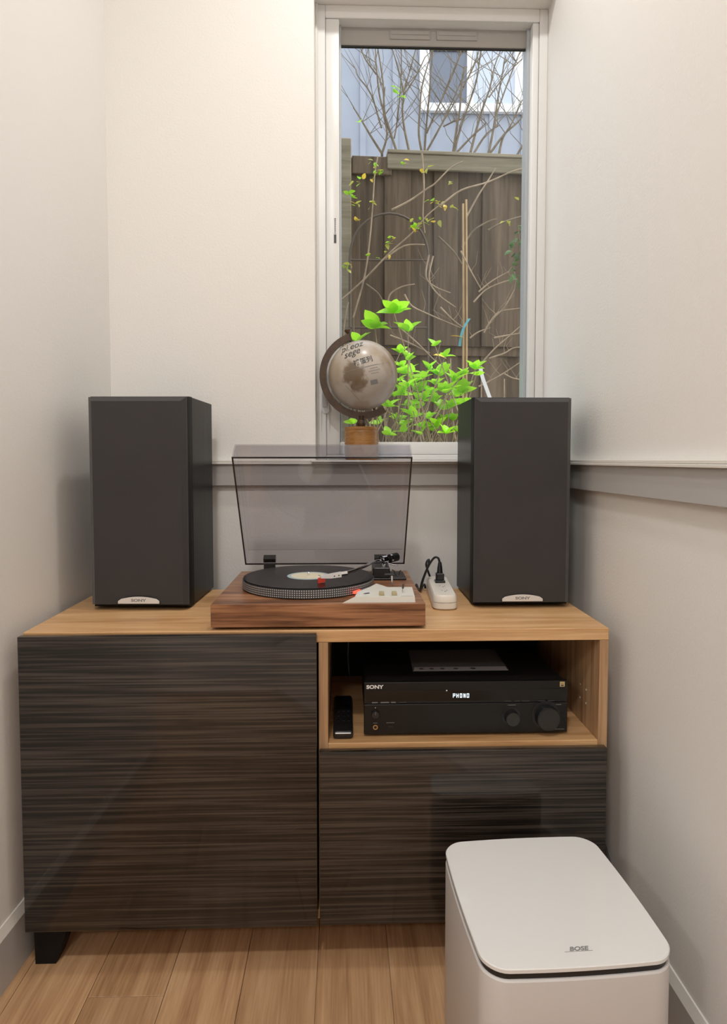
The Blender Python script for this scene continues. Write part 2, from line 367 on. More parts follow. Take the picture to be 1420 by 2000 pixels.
# glazing bead and pane
m = MB()
m.box(-0.012, -0.0065, YF+0.03, YF+0.07, 1.10, 2.34, 0.001, 1).box(0.541, 0.5505, YF+0.03, YF+0.07, 1.10, 2.34, 0.001, 1)
m.build('glazing_bead', mat('bead_grey', (0.42, 0.45, 0.48), 0.35), win)
MB().box(-0.008, 0.5495, YF+0.050, YF+0.054, 1.095, 2.28, 0).build('pane', 'glass', win, smooth=False)
v = MB().box(-0.0115, 0.5500, YF+0.040, YF+0.058, 2.266, 2.321, 0.002, 1).build('vent_strip', 'ventgrey', win)
MB().box(-0.0115, 0.5500, YF+0.050, YF+0.07, 2.3215, 2.340).build('vent_shadow_gap', 'dark', win)
MB().box(-0.0065, 0.541, YF+0.043, YF+0.0495, 2.2615, 2.2655).build('gasket', 'black', win)
for a, b in ((0.136, 0.256), (0.275, 0.395)):
    g = MB().box(a, b, YF+0.0365, YF+0.0405, 2.283, 2.309, 0.001, 1).build('vent_slot', 'ventgrey', v)
    MB().box(a+0.005, b-0.005, YF+0.0345, YF+0.0370, 2.295, 2.304, 0.0006, 1).build('slot_slider', 'ventgrey', g)
# folded handle low on the left stile
h = MB()
h.prism([(-0.066+0.012+0.012*math.cos(a), YF-0.004, (1.232 if 0 < a < math.pi else 1.128) + 0.012*math.sin(a) + 0.0) for a in [math.pi*k/8 for k in range(0, 9)]] +
        [(-0.066+0.012+0.012*math.cos(a), YF-0.004, 1.195+0.012*math.sin(a)) for a in [math.pi+math.pi*k/8 for k in range(0, 9)]], (0, 0.006, 0), 0.001, 1)
hd = h.build('window_handle', mat('handle_white', (0.66, 0.66, 0.68), 0.3), win)
MB().box(-0.0625, -0.0490, YF-0.011, YF-0.003, 1.202, 1.262, 0.003, 2).build('handle_lever', mat('handle_lever_white', (0.60, 0.60, 0.63), 0.3), win)
# printed maker strip on the stile: a run of tiny dark marks, a bar and a dark box
st = MB()
z = 1.752
for k, (hh, ww) in enumerate(((0.004, 0.005), (0.005, 0.004), (0.004, 0.0038), (0.004, 0.0038), (0.004, 0.0038), (0.004, 0.0038), (0.004, 0.0038), (0.004, 0.0038))):
    st.box(-0.0250-ww/2, -0.0250+ww/2, YF+0.0034, YF+0.0042, z-hh, z); z -= hh+0.0012
st.box(-0.0280, -0.0220, YF+0.0034, YF+0.0042, z-0.0025, z-0.0008)
st.build('maker_print', 'greyprint', sash, smooth=False)
MB().box(-0.0285, -0.0215, YF+0.0034, YF+0.0042, z-0.029, z-0.0045).build('maker_box', 'dark', sash, smooth=False)

# ------------------------------------------------------------------ media console
CX0, CX1, CY0, CY1, CT = -0.6455, 0.5465, 1.290, 1.710, 0.700
cab = thing('media_console', 'walnut media console with glossy dark striped door and drawer', 'cabinet', (-0.05, 1.5, 0))
MB().box(CX0, CX1, CY0, CY1, 0.675, CT, 0.0012, 1).build('top_panel', 'cab_x', cab)
MB().box(CX0, CX0+0.018, CY0, CY1, 0.093, 0.6748, 0.0006, 1).build('side_panel', 'cab_z', cab)
MB().box(CX1-0.0185, CX1, CY0, CY1, 0.093, 0.6748, 0.0006, 1).build('side_panel', 'cab_z', cab)
MB().box(-0.0525, -0.0335, CY0, CY1-0.008, 0.0935, 0.6748, 0.0006, 1).build('divider', 'cab_z', cab)
MB().box(CX0+0.018, CX1-0.0187, CY0+0.001, CY1, 0.093, 0.111).build('bottom_panel', 'cab_x', cab)
MB().box(-0.0333, CX1-0.0188, CY0+0.001, CY1-0.008, 0.4500, 0.4640, 0.0006, 1).build('shelf', 'cab_x', cab)
MB().box(CX0+0.018, CX1-0.0187, CY1-0.007, CY1-0.001, 0.111, 0.6748).build('back_panel', 'blackmatte', cab)
d1 = MB().box(-0.6475, -0.0560, 1.2705, 1.2885, 0.0900, 0.6965, 0.0016, 2).build('door', 'door', cab)
d2 = MB().box(-0.0510, 0.5400, 1.2705, 1.2885, 0.0915, 0.4555, 0.0016, 2).build('drawer_front', 'door', cab)
for sx, y0 in ((0, 1.300), (1, 1.300), (0, 1.620), (1, 1.620)):
    xo = CX0+0.001 if not sx else CX1-0.001
    s = 1 if not sx else -1
    MB().loft([[(xo+s*0.002, y0, 0), (xo+s*0.044, y0, 0), (xo+s*0.044, y0+0.045, 0), (xo+s*0.002, y0+0.045, 0)],
               [(xo, y0, 0.0925), (xo+s*0.074, y0, 0.0925), (xo+s*0.074, y0+0.07, 0.0925), (xo, y0+0.07, 0.0925)]]).build('leg', 'blackmatte', cab, smooth=False)
for yy in (1.36, 1.395):
    for zz in (0.515, 0.545, 0.66):
        MB().lathe([(0.0022, 0), (0.0022, 0.0008)], (CX1-0.0192, yy, zz), (1, 0, 0), 10).build('shelf_pin_hole', 'silver', cab)

# ------------------------------------------------------------------ speakers
def speaker(label, loc, rot):
    t = thing('bookshelf_speaker', label, 'speaker', loc, rot, 'black bookshelf speakers', world=False)
    W, H, D, z0 = 0.2255, 0.490, 0.245, 0.004
    b = MB().box(-W/2+0.0015, W/2-0.0015, 0.050, D, z0, z0+H, 0.0012, 1).build('cabinet', 'ash', t)
    fr = []
    for y, ins in ((0.050, 0.0), (0.030, 0.0005), (0.014, 0.002), (0.008, 0.005)):
        fr.append([(-W/2+ins, y, z0+ins), (W/2-ins, y, z0+ins), (W/2-ins, y, z0+H-ins), (-W/2+ins, y, z0+H-ins)])
    MB().loft(fr).build('baffle', 'blackmatte', t, smooth=False)
    a, g0, g1 = W/2-0.0005, z0+0.008, z0+H-0.004
    MB().loft([[(-a, 0.0085, g0), (a, 0.0085, g0), (a, 0.0085, g1), (-a, 0.0085, g1)],
               [(-a, 0.006, g0), (a, 0.006, g0), (a, 0.006, g1), (-a, 0.006, g1)],
               [(-a+0.011, -0.006, g0+0.003), (a-0.011, -0.006, g0+0.003), (a-0.011, -0.006, g1-0.010), (-a+0.011, -0.006, g1-0.010)]]
              ).build('grille', 'grille', t, smooth=False)
    # arched silver badge
    n = 14
    arc = [(-0.0475 + 0.095*k/n, -0.0062, z0+0.013 + 0.0085 + 0.0075*math.sin(math.pi*k/n)**0.8 if 0 < k < n else z0+0.013+0.006) for k in range(n+1)]
    pts = [(-0.0475, -0.0062, z0+0.013), (0.0475, -0.0062, z0+0.013)] + arc[::-1]
    bd = MB().prism(pts, (0, -0.003, 0), 0.0004, 1).build('badge', 'silver', t)
    MB().prism([(p[0]*1.045, -0.0050, z0+0.020+(p[2]-z0-0.020)*1.25) for p in pts], (0, -0.0020, 0)).build('badge_surround', 'black', t)
    tx = text('badge_lettering', 'SONY', 0.0085, 'greyprint', bd, (0, -0.0093, z0+0.0205), bold=0.0003, sx=1.5)
    for sx in (-1, 1):
        for y in (0.05, D-0.03):
            MB().lathe([(0.008, 0), (0.008, z0)], (sx*(W/2-0.02), y, 0), seg=16).build('foot', 'blackmatte', t)
    MB().box(0.02, 0.06, D, D+0.008, 0.10, 0.17, 0.002, 1).build('terminal_plate', 'black', t)
    return t
spL = speaker('black bookshelf speaker on the console beside the left wall', (-0.4715, 1.478, CT), R(-2.2))
spR = speaker('black bookshelf speaker standing in front of the window beside the power strip', (0.4160, 1.476, CT), R(-0.4))

# ------------------------------------------------------------------ turntable
TX0, TX1, TY0, TY1, TZ0, TZ = -0.2715, 0.1665, 1.295, 1.686, 0.706, 0.753
tt = thing('turntable', 'walnut turntable with raised smoked lid between the speakers', 'turntable', (-0.0525, 1.49, CT))
MB().box(TX0, TX1, TY0, TY1, TZ0, TZ, 0.0008, 1).build('plinth', 'walnut', tt)
for x in (TX0+0.05, TX1-0.05):
    for y in (TY0+0.05, TY1-0.05):
        MB().lathe([(0.018, 0.7), (0.02, TZ0)], (x, y, 0), seg=20).build('foot', 'blackmatte', tt)
PC = Vector((-0.083, 1.488, 0))
# platter rim with rows of strobe dots
def strobe_mat():
    m, nt, b = nmat('platter_strobe_rim'); setp(b, Roughness=0.3, Metallic=0.0)
    tc = nt.nodes.new('ShaderNodeTexCoord'); sp = nt.nodes.new('ShaderNodeSeparateXYZ'); nt.links.new(tc.outputs['Object'], sp.inputs[0])
    def op(o, a, b_=None):
        n = nt.nodes.new('ShaderNodeMath'); n.operation = o
        for i, x in enumerate((a, b_)):
            if x is None: continue
            if isinstance(x, (int, float)): n.inputs[i].default_value = x
            else: nt.links.new(x, n.inputs[i])
        return n.outputs[0]
    an = op('ARCTAN2', sp.outputs[1], sp.outputs[0])
    zrow = op('MULTIPLY', op('SUBTRACT', sp.outputs[2], 0.0012), 1/0.0046)
    fr = op('FRACT', zrow)
    row = op('LESS_THAN', op('ABSOLUTE', op('SUBTRACT', fr, 0.5)), 0.27)
    dots = op('GREATER_THAN', op('SINE', op('MULTIPLY', an, 190)), -0.1)
    k = op('MULTIPLY', row, dots)
    mx = nt.nodes.new('ShaderNodeMix'); mx.data_type = 'RGBA'
    mx.inputs[6].default_value = (0.03, 0.03, 0.03, 1); mx.inputs[7].default_value = (0.50, 0.50, 0.50, 1)
    nt.links.new(k, mx.inputs[0]); nt.links.new(mx.outputs[2], b.inputs['Base Color']); return m
pl = MB().lathe([(0.146, 0), (0.1525, 0.001), (0.1525, 0.0195), (0.150, 0.0205)], (0, 0, 0), seg=96).build('platter', strobe_mat(), tt, off=Vector((0, 0, 0)))
pl.location = Vector((PC.x, PC.y, TZ+0.001)) - OFF[tt.name]
MB().lathe([(0.0028, 0), (0.0028, 0.0085), (0.0012, 0.010)], (0, 0, 0.0205), seg=16).build('spindle', 'chrome', pl)
# control wedge
ZP = 0.765
top = [(0.0216, 1.306), (0.1455, 1.306), (0.1505, 1.404), (0.096, 1.405), (0.071, 1.461), (0.0285, 1.3855)]
top = [(0.0216, 1.306), (0.1455, 1.306), (0.1505, 1.404), (0.096, 1.405), (0.0735, 1.448), (0.058, 1.4105), (0.0285, 1.3570)]
bot = [(-0.004, 1.3045), (0.147, 1.3045), (0.152, 1.405), (0.097, 1.406), (0.0735, 1.450), (0.0545, 1.4125), (0.0225, 1.3590)]
cp = MB().loft([[(x, y, TZ) for x, y in bot], [(x, y, ZP) for x, y in top]]).build('control_panel', 'cream', tt, smooth=False)
MB().prism([(0.0270, 1.3120, ZP+0.0001), (0.0560, 1.3350, ZP+0.0001), (0.0500, 1.3850, ZP+0.0001), (0.0310, 1.3530, ZP+0.0001)], (0, 0, 0.0005)).build('speed_plate', 'white', cp, smooth=False)
MB().prism([(0.0400, 1.3330, ZP+0.0006), (0.0440, 1.3290, ZP+0.0006), (0.0540, 1.3370, ZP+0.0006), (0.0515, 1.3430, ZP+0.0006)], (0, 0, 0.0006)).build('speed_window', 'black', cp, smooth=False)
for x in (0.0778, 0.1043):
    MB().box(x-0.0052, x+0.0052, 1.314, 1.327, ZP, ZP+0.0075, 0.001, 2).build('push_button', 'beige', cp)
MB().tube([(0.1235, 1.345, ZP), (0.1245, 1.345, ZP+0.010)], 0.0013).build('lever_stem', 'chrome', cp)
MB().tube([(0.1245, 1.345, ZP+0.009), (0.1255, 1.345, ZP+0.018)], 0.0022).build('lever_tip', 'dark', cp)
MB().box(0.117, 0.143, 1.3085, 1.3095, ZP+0.0001, ZP+0.0004).build('panel_print', 'greyprint', cp, smooth=False)
MB().prism([(0.0230, 1.3610, TZ+0.006), (0.0360, 1.3830, TZ+0.006), (0.0360, 1.3830, TZ+0.0115), (0.0230, 1.3610, TZ+0.0115)], (-0.004, 0.003, 0)).build('strobe_lamp', 'strobe', tt, smooth=False)
# tonearm
MB().box(0.066, 0.152, 1.548, 1.645, TZ, TZ+0.005, 0.001, 1).build('arm_base_plate', 'black', tt)
MB().box(0.070, 0.112, 1.552, 1.620, TZ+0.005, 0.783, 0.002, 1).build('arm_base', 'black', tt)
PV = Vector((0.0985, 1.585, 0.797)); hs = Vector((0.0031, 1.4065, 0.7965))
wd = Vector((0.036, 0.028, 0.004)).normalized()
MB().lathe([(0.008, 0.780), (0.008, 0.790), (0.004, 0.792)], (PV.x, PV.y, 0), seg=20).build('arm_pillar', 'chrome', tt)
rg = MB()
rg.loft([[PV + Vector((0, 0, 1)).rotation_difference(wd) @ Vector((r*math.cos(2*math.pi*i/28), r*math.sin(2*math.pi*i/28), h)) for i in range(28)] for r, h in
         ((0.0112, -0.007), (0.0112, 0.007), (0.0085, 0.007), (0.0085, -0.007), (0.0112, -0.007))], cap=False)
rg.build('gimbal_ring', 'chrome', tt)
arm = smoothpts([PV - wd*0.001, (0.0740, 1.557, 0.7975), (0.0510, 1.497, 0.7975), (0.0270, 1.446, 0.7972), hs], 8)
ta = MB().tube(arm, 0.0037, 12).build('arm_tube', 'chrome', tt)
MB().tube([PV + wd*0.002, PV + wd*0.020], 0.0035, 12).build('weight_shaft', 'black', tt)
MB().lathe([(0.009, 0.0), (0.0108, 0.001), (0.0108, 0.026), (0.009, 0.027)], PV + wd*0.019, wd, 28).build('counterweight', 'black', tt)
MB().lathe([(0.0109, 0.0), (0.0109, 0.005)], PV + wd*0.020, wd, 28).build('weight_dial', 'chrome', tt)
MB().tube([PV + wd*0.006 - Vector((0, 0, 0.008)), PV + Vector((0.034, -0.012, -0.012))], 0.0014).build('antiskate_rod', 'chrome', tt)
hd = (Vector((-0.050, 1.400, 0.789)) - hs).normalized()
MB().lathe([(0.0050, -0.004), (0.0050, 0.010)], hs, hd, 16).build('shell_collar', 'chrome', tt)
sd_ = hd.cross(Vector((0, 0, 1))).normalized()
ring = lambda d, wv, z0, z1: [hs + hd*d + sd_*wv + Vector((0, 0, z1)), hs + hd*d - sd_*wv + Vector((0, 0, z1)), hs + hd*d - sd_*wv + Vector((0, 0, z0)), hs + hd*d + sd_*wv + Vector((0, 0, z0))]
sh = MB().loft([ring(0.010, 0.0080, -0.006, 0.004), ring(0.034, 0.0085, -0.005, 0.0035), ring(0.056, 0.0075, -0.0015, 0.0020)]).build('headshell', 'silver', tt, smooth=False)
for d in (0.016, 0.026):
    MB().lathe([(0.0016, 0), (0.0016, 0.001)], hs + hd*d + sd_*(-0.0078) + Vector((0, 0, -0.001)), -sd_ if (-sd_).y < 0 else sd_, 10).build('shell_hole', 'dark', sh)
ct = MB().loft([ring(0.046, 0.0060, -0.0110, 0.0002), ring(0.062, 0.0050, -0.0120, -0.0015)]).build('cartridge', 'red', tt, smooth=False)
MB().tube([hs + hd*0.056 + Vector((0, 0, -0.011)), hs + hd*0.059 + Vector((0, 0, -0.0168))], 0.0006).build('stylus', 'chrome', ct)
MB().tube([hs + hd*0.053 + sd_*0.007, hs + hd*0.060 + sd_*0.014 + Vector((0, 0, 0.003))], 0.0010).build('finger_lift', 'chrome', sh)
# arm rest with hook
MB().lathe([(0.0068, 0.753), (0.0068, 0.756), (0.003, 0.757)], (0.1085, 1.440, 0), seg=18).build('rest_foot', 'black', tt)
MB().tube([(0.1085, 1.440, 0.756), (0.1085, 1.440, 0.787)], 0.0022).build('rest_post', 'chrome', tt)
MB().tube([(0.092, 1.440, 0.7865), (0.114, 1.440, 0.7865)], 0.0030).build('rest_bar', 'black', tt)
MB().tube(smoothpts([(0.1080, 1.440, 0.7975), (0.1135, 1.440, 0.7945), (0.1155, 1.440, 0.7875), (0.1195, 1.440, 0.7835), (0.1245, 1.440, 0.786), (0.1260, 1.440, 0.7935), (0.1290, 1.440, 0.7960)], 5), 0.0013).build('rest_hook', 'black', tt)
# smoked lid, opened and leaning over the platter
LW, LL, LD, TH = 0.211, 0.341, 0.056, 0.003
lu = Vector((0, -0.557, 0.830)); ln = Vector((0, 0.830, 0.557)); lo = Vector((TX0 + (TX1-TX0)/2 + 0.002, 1.690, 0.770)); lx = Vector((1, 0, 0))
def lp(a, u, n): return lo + lx*a + lu*u + ln*n
def slab(m, a0, a1, u0, u1, n0, n1):
    m.loft([[lp(a0, u0, n0), lp(a1, u0, n0), lp(a1, u1, n0), lp(a0, u1, n0)], [lp(a0, u0, n1), lp(a1, u0, n1), lp(a1, u1, n1), lp(a0, u1, n1)]])
lid = MB(); slab(lid, -LW+TH, LW-TH, TH, LL-TH, LD-TH, LD)
lid = lid.build('lid', 'lid', tt, smooth=False)
for a0, a1, u0, u1 in ((-LW, -LW+TH, 0, LL), (LW-TH, LW, 0, LL), (-LW+TH, LW-TH, 0, TH), (-LW+TH, LW-TH, LL-TH, LL)):
    s_ = MB(); slab(s_, a0, a1, u0, u1, 0.0015, LD); s_.build('lid_side', 'lid', lid, smooth=False)
rim = MB(); q = 0.0034
for a0, a1, u0, u1 in ((-LW-0.0003, -LW+q, 0, LL), (LW-q, LW+0.0003, 0, LL), (-LW, LW, -0.0003, q), (-LW, LW, LL-q, LL+0.0003)):
    slab(rim, a0, a1, u0, u1, -0.0005, 0.0015)
rim.build('lid_rim', 'lidrim', lid, smooth=False)
for a in (-0.147, 0.147):
    hg = MB(); slab(hg, a-0.016, a+0.016, 0.0035, 0.016, 0.004, 0.020); hg = hg.build('hinge', 'black', lid, smooth=False)
    for b in (-0.009, 0.009):
        MB().lathe([(0.0024, 0), (0.0020, 0.001)], lp(a+b, 0.010, 0.004), -ln, 12).build('hinge_screw', 'blackmatte', hg)
    MB().box(lo.x+a-0.015, lo.x+a+0.015, 1.6862, 1.698, 0.735, 0.772, 0.001, 1).build('hinge_socket', 'black', tt)
# record
rec = thing('vinyl_record', 'black vinyl record with cream label playing on the turntable', 'record', (PC.x, PC.y, TZ+0.0216), world=False)
MB().lathe([(0.0035, 0), (0.1500, 0.0), (0.1507, 0.0008), (0.150, 0.0018), (0.0035, 0.0018)], seg=96).build('disc', 'vinylrec', rec)
MB().lathe([(0.0035, 0.0018), (0.0500, 0.0018), (0.0500, 0.0020), (0.0035, 0.0020)], seg=64).build('label_ring', 'labelring', rec)
MB().lathe([(0.0035, 0.0020), (0.0410, 0.0020), (0.0410, 0.00215), (0.0035, 0.00215)], seg=64).build('record_label', 'label', rec)

# ------------------------------------------------------------------ power strip with plugs
ps = thing('power_strip', 'ivory power strip lying beside the turntable', 'power strip', (0.235, 1.56, CT))
def strip_ring(z, k):
    c0, c1 = Vector((0.2330, 1.4520, z)), Vector((0.2480, 1.700, z)); pts = []
    dv = (c1-c0).normalized(); sv = Vector((dv.y, -dv.x, 0)); hw = 0.0285 - k; n = 8
    for i in range(n+1):
        a = math.pi*i/n; pts.append(c0 + dv*0.022 + sv*(hw*math.cos(a)) - dv*((0.022-k)*math.sin(a)**0.7))
    for i in range(n+1):
        a = math.pi*i/n; pts.append(c1 - dv*0.022 - sv*(hw*math.cos(a)) + dv*((0.022-k)*math.sin(a)**0.7))
    return pts
MB().loft([strip_ring(CT+0.0005, 0.004), strip_ring(CT+0.004, 0.0), strip_ring(CT+0.017, 0.0)]).build('lower_shell', 'stripwhite', ps)
up_ = MB().loft([strip_ring(CT+0.018, 0.0004), strip_ring(CT+0.031, 0.001), strip_ring(CT+0.035, 0.004)]).build('upper_shell', 'stripwhite', ps)
for yy in (1.505, 1.56):
    for dx, dy, w_ in ((-0.006, 0.006, 0.0012), (0.006, 0.006, 0.0012), (0.0, -0.006, 0.002)):
        xx = 0.2365+(yy-1.452)*0.06+dx
        MB().box(xx-w_, xx+w_, yy+dy-0.003, yy+dy+0.003, CT+0.0348, CT+0.0353).build('socket_hole', 'greyprint', up_, smooth=False)
def plug(label, loc, cord):
    p = thing('power_plug', label, 'plug', loc, 0)
    x, y, z = loc
    MB().box(x-0.0125, x+0.0125, y-0.012, y+0.012, z, z+0.006, 0.001, 1).build('plug_face', 'black', p)
    MB().box(x-0.010, x+0.010, y-0.010, y+0.010, z+0.006, z+0.024, 0.002, 1).build('plug_body', 'black', p)
    MB().lathe([(0.0075, 0.024), (0.006, 0.040), (0.004, 0.052)], (x, y, z), seg=14).build('strain_relief', 'black', p)
    MB().tube(smoothpts(cord, 8), 0.0028).build('cord', 'black', p)
plug('black power plug with looping cord standing in the power strip', (0.2435, 1.612, CT+0.0352),
     [(0.2435, 1.612, 0.784), (0.239, 1.615, 0.797), (0.229, 1.622, 0.795), (0.215, 1.630, 0.770), (0.203, 1.640, 0.735), (0.199, 1.650, 0.712), (0.203, 1.675, 0.7035), (0.22, 1.72, 0.7035), (0.22, 1.735, 0.60), (0.22, 1.735, 0.45)])
MB().tube(smoothpts([(0.235, 1.705, 0.722), (0.220, 1.700, 0.765), (0.222, 1.660, 0.786), (0.217, 1.640, 0.772), (0.206, 1.646, 0.738), (0.200, 1.662, 0.7085), (0.198, 1.690, 0.7035), (0.195, 1.722, 0.7035), (0.195, 1.735, 0.62), (0.19, 1.735, 0.45)], 8), 0.0028).build('cord', 'black', ps)

# ------------------------------------------------------------------ stereo receiver
RX0, RX1, RY, SZ = 0.0410, 0.4725, 1.3180, 0.4640
rv = thing('stereo_receiver', 'black stereo receiver on the open console shelf', 'receiver', (0.257, 1.45, SZ))
RZ0, RZ1 = SZ+0.006, 0.5805
MB().box(RX0+0.004, RX1-0.004, RY+0.012, RY+0.275, RZ0, RZ1-0.001, 0.0015, 1).build('chassis', 'blackmatte', rv)
lowp = MB().box(RX0, RX1, RY, RY+0.0118, RZ0, 0.5335, 0.0012, 1).build('lower_front', 'brushed', rv)
uppp = MB().box(RX0, RX1, RY, RY+0.0118, 0.5395, RZ1, 0.0012, 1).build('upper_front', 'brushed', rv)
MB().box(RX0+0.001, RX1-0.001, RY+0.005, RY+0.0118, 0.5335, 0.5395).build('groove', 'black', rv, smooth=False)
dsp = MB().box(RX0+0.0005, RX1-0.0005, RY-0.0012, RY, 0.5402, 0.5640, 0.0004, 1).build('display_window', 'recvgloss', uppp)
for x0, x1 in ((0.058, 0.070), (0.076, 0.094), (0.098, 0.108), (0.116, 0.13), (0.34, 0.352), (0.36, 0.37), (0.376, 0.392), (0.41, 0.425), (0.43, 0.445)):
    MB().box(x0, x1, RY+0.001, RY+0.006, 0.5362, 0.5390, 0.0004, 1).build('push_button', 'greyprint' if x0 < 0.1 else 'dark', rv)
text('brand_lettering', 'SONY', 0.0105, 'lettering', uppp, (0.0637, RY-0.0004, 0.5712), bold=0.0004, sx=1.25)
# segmented display word
seg = {'P': 'abefg', 'H': 'bcefg', 'O': 'abcdef', 'N': 'bcefag', }
def digit(m, x, ch, z0=0.5475, w_=0.0043, h_=0.0082, t=0.0008, y=RY-0.0019):
    S = {'a': (0, w_, h_-t, h_), 'd': (0, w_, 0, t), 'g': (0, w_, h_/2-t/2, h_/2+t/2), 'f': (0, t, h_/2, h_), 'e': (0, t, 0, h_/2), 'b': (w_-t, w_, h_/2, h_), 'c': (w_-t, w_, 0, h_/2)}
    use = {'P': 'abefg', 'H': 'bcefg', 'O': 'abcdef', 'N': 'bcef'}[ch]
    for k in use:
        a = S[k]; m.box(x+a[0], x+a[1], y, y+0.0005, z0+a[2], z0+a[3])
    if ch == 'N':
        m.prism([(x+t, y, z0+h_), (x+2*t, y, z0+h_), (x+w_-t, y, z0), (x+w_-2*t, y, z0)], (0, 0.0005, 0))
dm = MB()
for i, ch in enumerate('PHONO'): digit(dm, 0.2285+i*0.0073, ch)
dm.build('display_word', 'display', dsp, smooth=False)
MB().lathe([(0.0016, 0), (0.001, 0.0006)], (0.2150, RY-0.0012, 0.5625), (0, -1, 0), 12).build('indicator', 'lettering', dsp)
hb = MB().box(0.4555, 0.4655, RY-0.0006, RY, 0.5680, 0.5785).build('gold_badge', 'goldprint', uppp, smooth=False)
MB().box(0.4575, 0.4635, RY-0.0009, RY-0.0005, 0.5695, 0.5725).box(0.4575, 0.4635, RY-0.0009, RY-0.0005, 0.5748, 0.5758).build('badge_print', 'dark', hb, smooth=False)
def knob(x, z, r, ln_, well):
    MB().lathe([(well, 0), (well, 0.0008)], (x-0.002*well/0.03, RY+0.0002, z+0.0035*well/0.03), (0, -1, 0), 40).build('knob_well', 'black', lowp)
    k = MB().lathe([(r*1.04, 0), (r*1.0, ln_-0.001), (r*0.97, ln_)], (x, RY-0.0008, z), (0, -1, 0), 48).build('knob', 'black', rv)
    f = MB().lathe([(0.0001, 0), (r*0.90, 0), (r*0.90, 0.0006), (0.0001, 0.0006)], (0, 0, 0), (0, 0, 1), 48).build('knob_face', 'knobface', k, off=Vector((0, 0, 0)))
    f.location = Vector((x, RY-0.0008-ln_, z)) - OFF[rv.name]; f.rotation_euler = (R(90), 0, 0)
    return k
knob(0.4280, 0.5040, 0.0245, 0.016, 0.0300)
knob(0.3530, 0.5040, 0.0150, 0.014, 0.0195)
k3 = MB().lathe([(0.0088, 0), (0.0080, 0.008), (0.0074, 0.0088)], (0.0650, RY-0.0002, 0.5145), (0, -1, 0), 28).build('knob', 'black', rv)
MB().box(0.0645, 0.0655, RY-0.0100, RY-0.0090, 0.5150, 0.5220).build('knob_pointer', 'greyprint', k3, smooth=False)
MB().lathe([(0.0009, 0), (0.0009, 0.0004)], (0.0650, RY-0.0001, 0.5270), (0, -1, 0), 10).build('knob_mark', 'lettering', lowp)
jk = MB().lathe([(0.0050, 0), (0.0050, 0.0015), (0.0034, 0.0015), (0.0034, 0.0002)], (0.0650, RY, 0.4855), (0, -1, 0), 28).build('headphone_jack', 'gold', rv)
MB().lathe([(0.0033, 0), (0.0033, 0.0005)], (0.0650, RY, 0.4855), (0, -1, 0), 20).build('jack_hole', 'black', jk)
MB().box(0.0930, 0.1020, RY-0.0004, RY+0.001, 0.4845, 0.4885).build('usb_slot', 'black', lowp, smooth=False)
for x0, x1, zz in ((0.0605, 0.0695, 0.4945), (0.088, 0.105, 0.4945), (0.345, 0.362, 0.5295), (0.448, 0.459, 0.5295), (0.428, 0.466, 0.4765)):
    MB().box(x0, x1, RY-0.0002, RY+0.001, zz-0.0005, zz+0.0005).build('panel_print', 'greyprint', lowp, smooth=False)
for x in (RX0+0.04, RX1-0.04):
    for y in (RY+0.04, RY+0.24):
        MB().lathe([(0.018, 0), (0.02, 0.0065)], (x, y, SZ), seg=20).build('foot', 'blackmatte', rv)
for i in range(10):
    MB().box(0.09+i*0.034, 0.115+i*0.034, RY+0.235, RY+0.24, RZ1-0.0011, RZ1-0.0005).build('vent_slot', 'black', rv, smooth=False)
# glossy sheet on the receiver
zs = RZ1-0.0008
sh_ = thing('plastic_sheet', 'glossy printed sheet lying on top of the receiver', 'sheet', (0.257, 1.46, zs))
MB().prism([(0.1565, 1.5450, zs), (0.3680, 1.5450, zs), (0.3650, 1.3900, zs), (0.1520, 1.3900, zs)], (0, 0, 0.0008)).build('sheet_body', 'sheet', sh_, smooth=False)
ss = MB().prism([(0.1575, 1.4150, zs+0.0009), (0.3640, 1.4150, zs+0.0009), (0.3630, 1.3910, zs+0.0009), (0.1540, 1.3910, zs+0.0009)], (0, 0, 0.0002)).build('pale_strip', 'sheetstrip', sh_, smooth=False)
for x, w_ in ((0.172, 0.006), (0.195, 0.006), (0.219, 0.006), (0.249, 0.006), (0.288, 0.007)):
    MB().lathe([(w_*0.9, 0), (w_*0.9, 0.0002), (w_*0.5, 0.0002)], (x, 1.403, zs+0.0011), seg=14).build('printed_icon', 'dark', ss)
# remote control
rc = thing('remote_control', 'slim black remote lying beside the receiver', 'remote', (-0.003, 1.41, SZ))
MB().box(-0.0240, 0.0180, 1.3080, 1.5150, SZ, SZ+0.018, 0.006, 3).build('shell', 'black', rc)
MB().box(-0.0195, 0.0135, 1.3072, 1.3120, SZ+0.0125, SZ+0.0145, 0.0006, 1).build('silver_band', 'silver', rc)
for i in range(5):
    for j in range(3):
        MB().box(-0.016+j*0.011, -0.010+j*0.011, 1.36+i*0.026, 1.372+i*0.026, SZ+0.0175, SZ+0.0190, 0.001, 1).build('button', 'blackmatte', rc)
# thin grey upright strand at the back of the open shelf
tag(MB().tube(smoothpts([(0.010, 1.690, 0.6740), (0.012, 1.690, 0.60), (0.010, 1.690, 0.52), (0.014, 1.685, 0.466)], 6), 0.0016).build('thin_grey_strand', 'greyprint'),
    'thin grey upright strand at the back of the open shelf', 'cord')

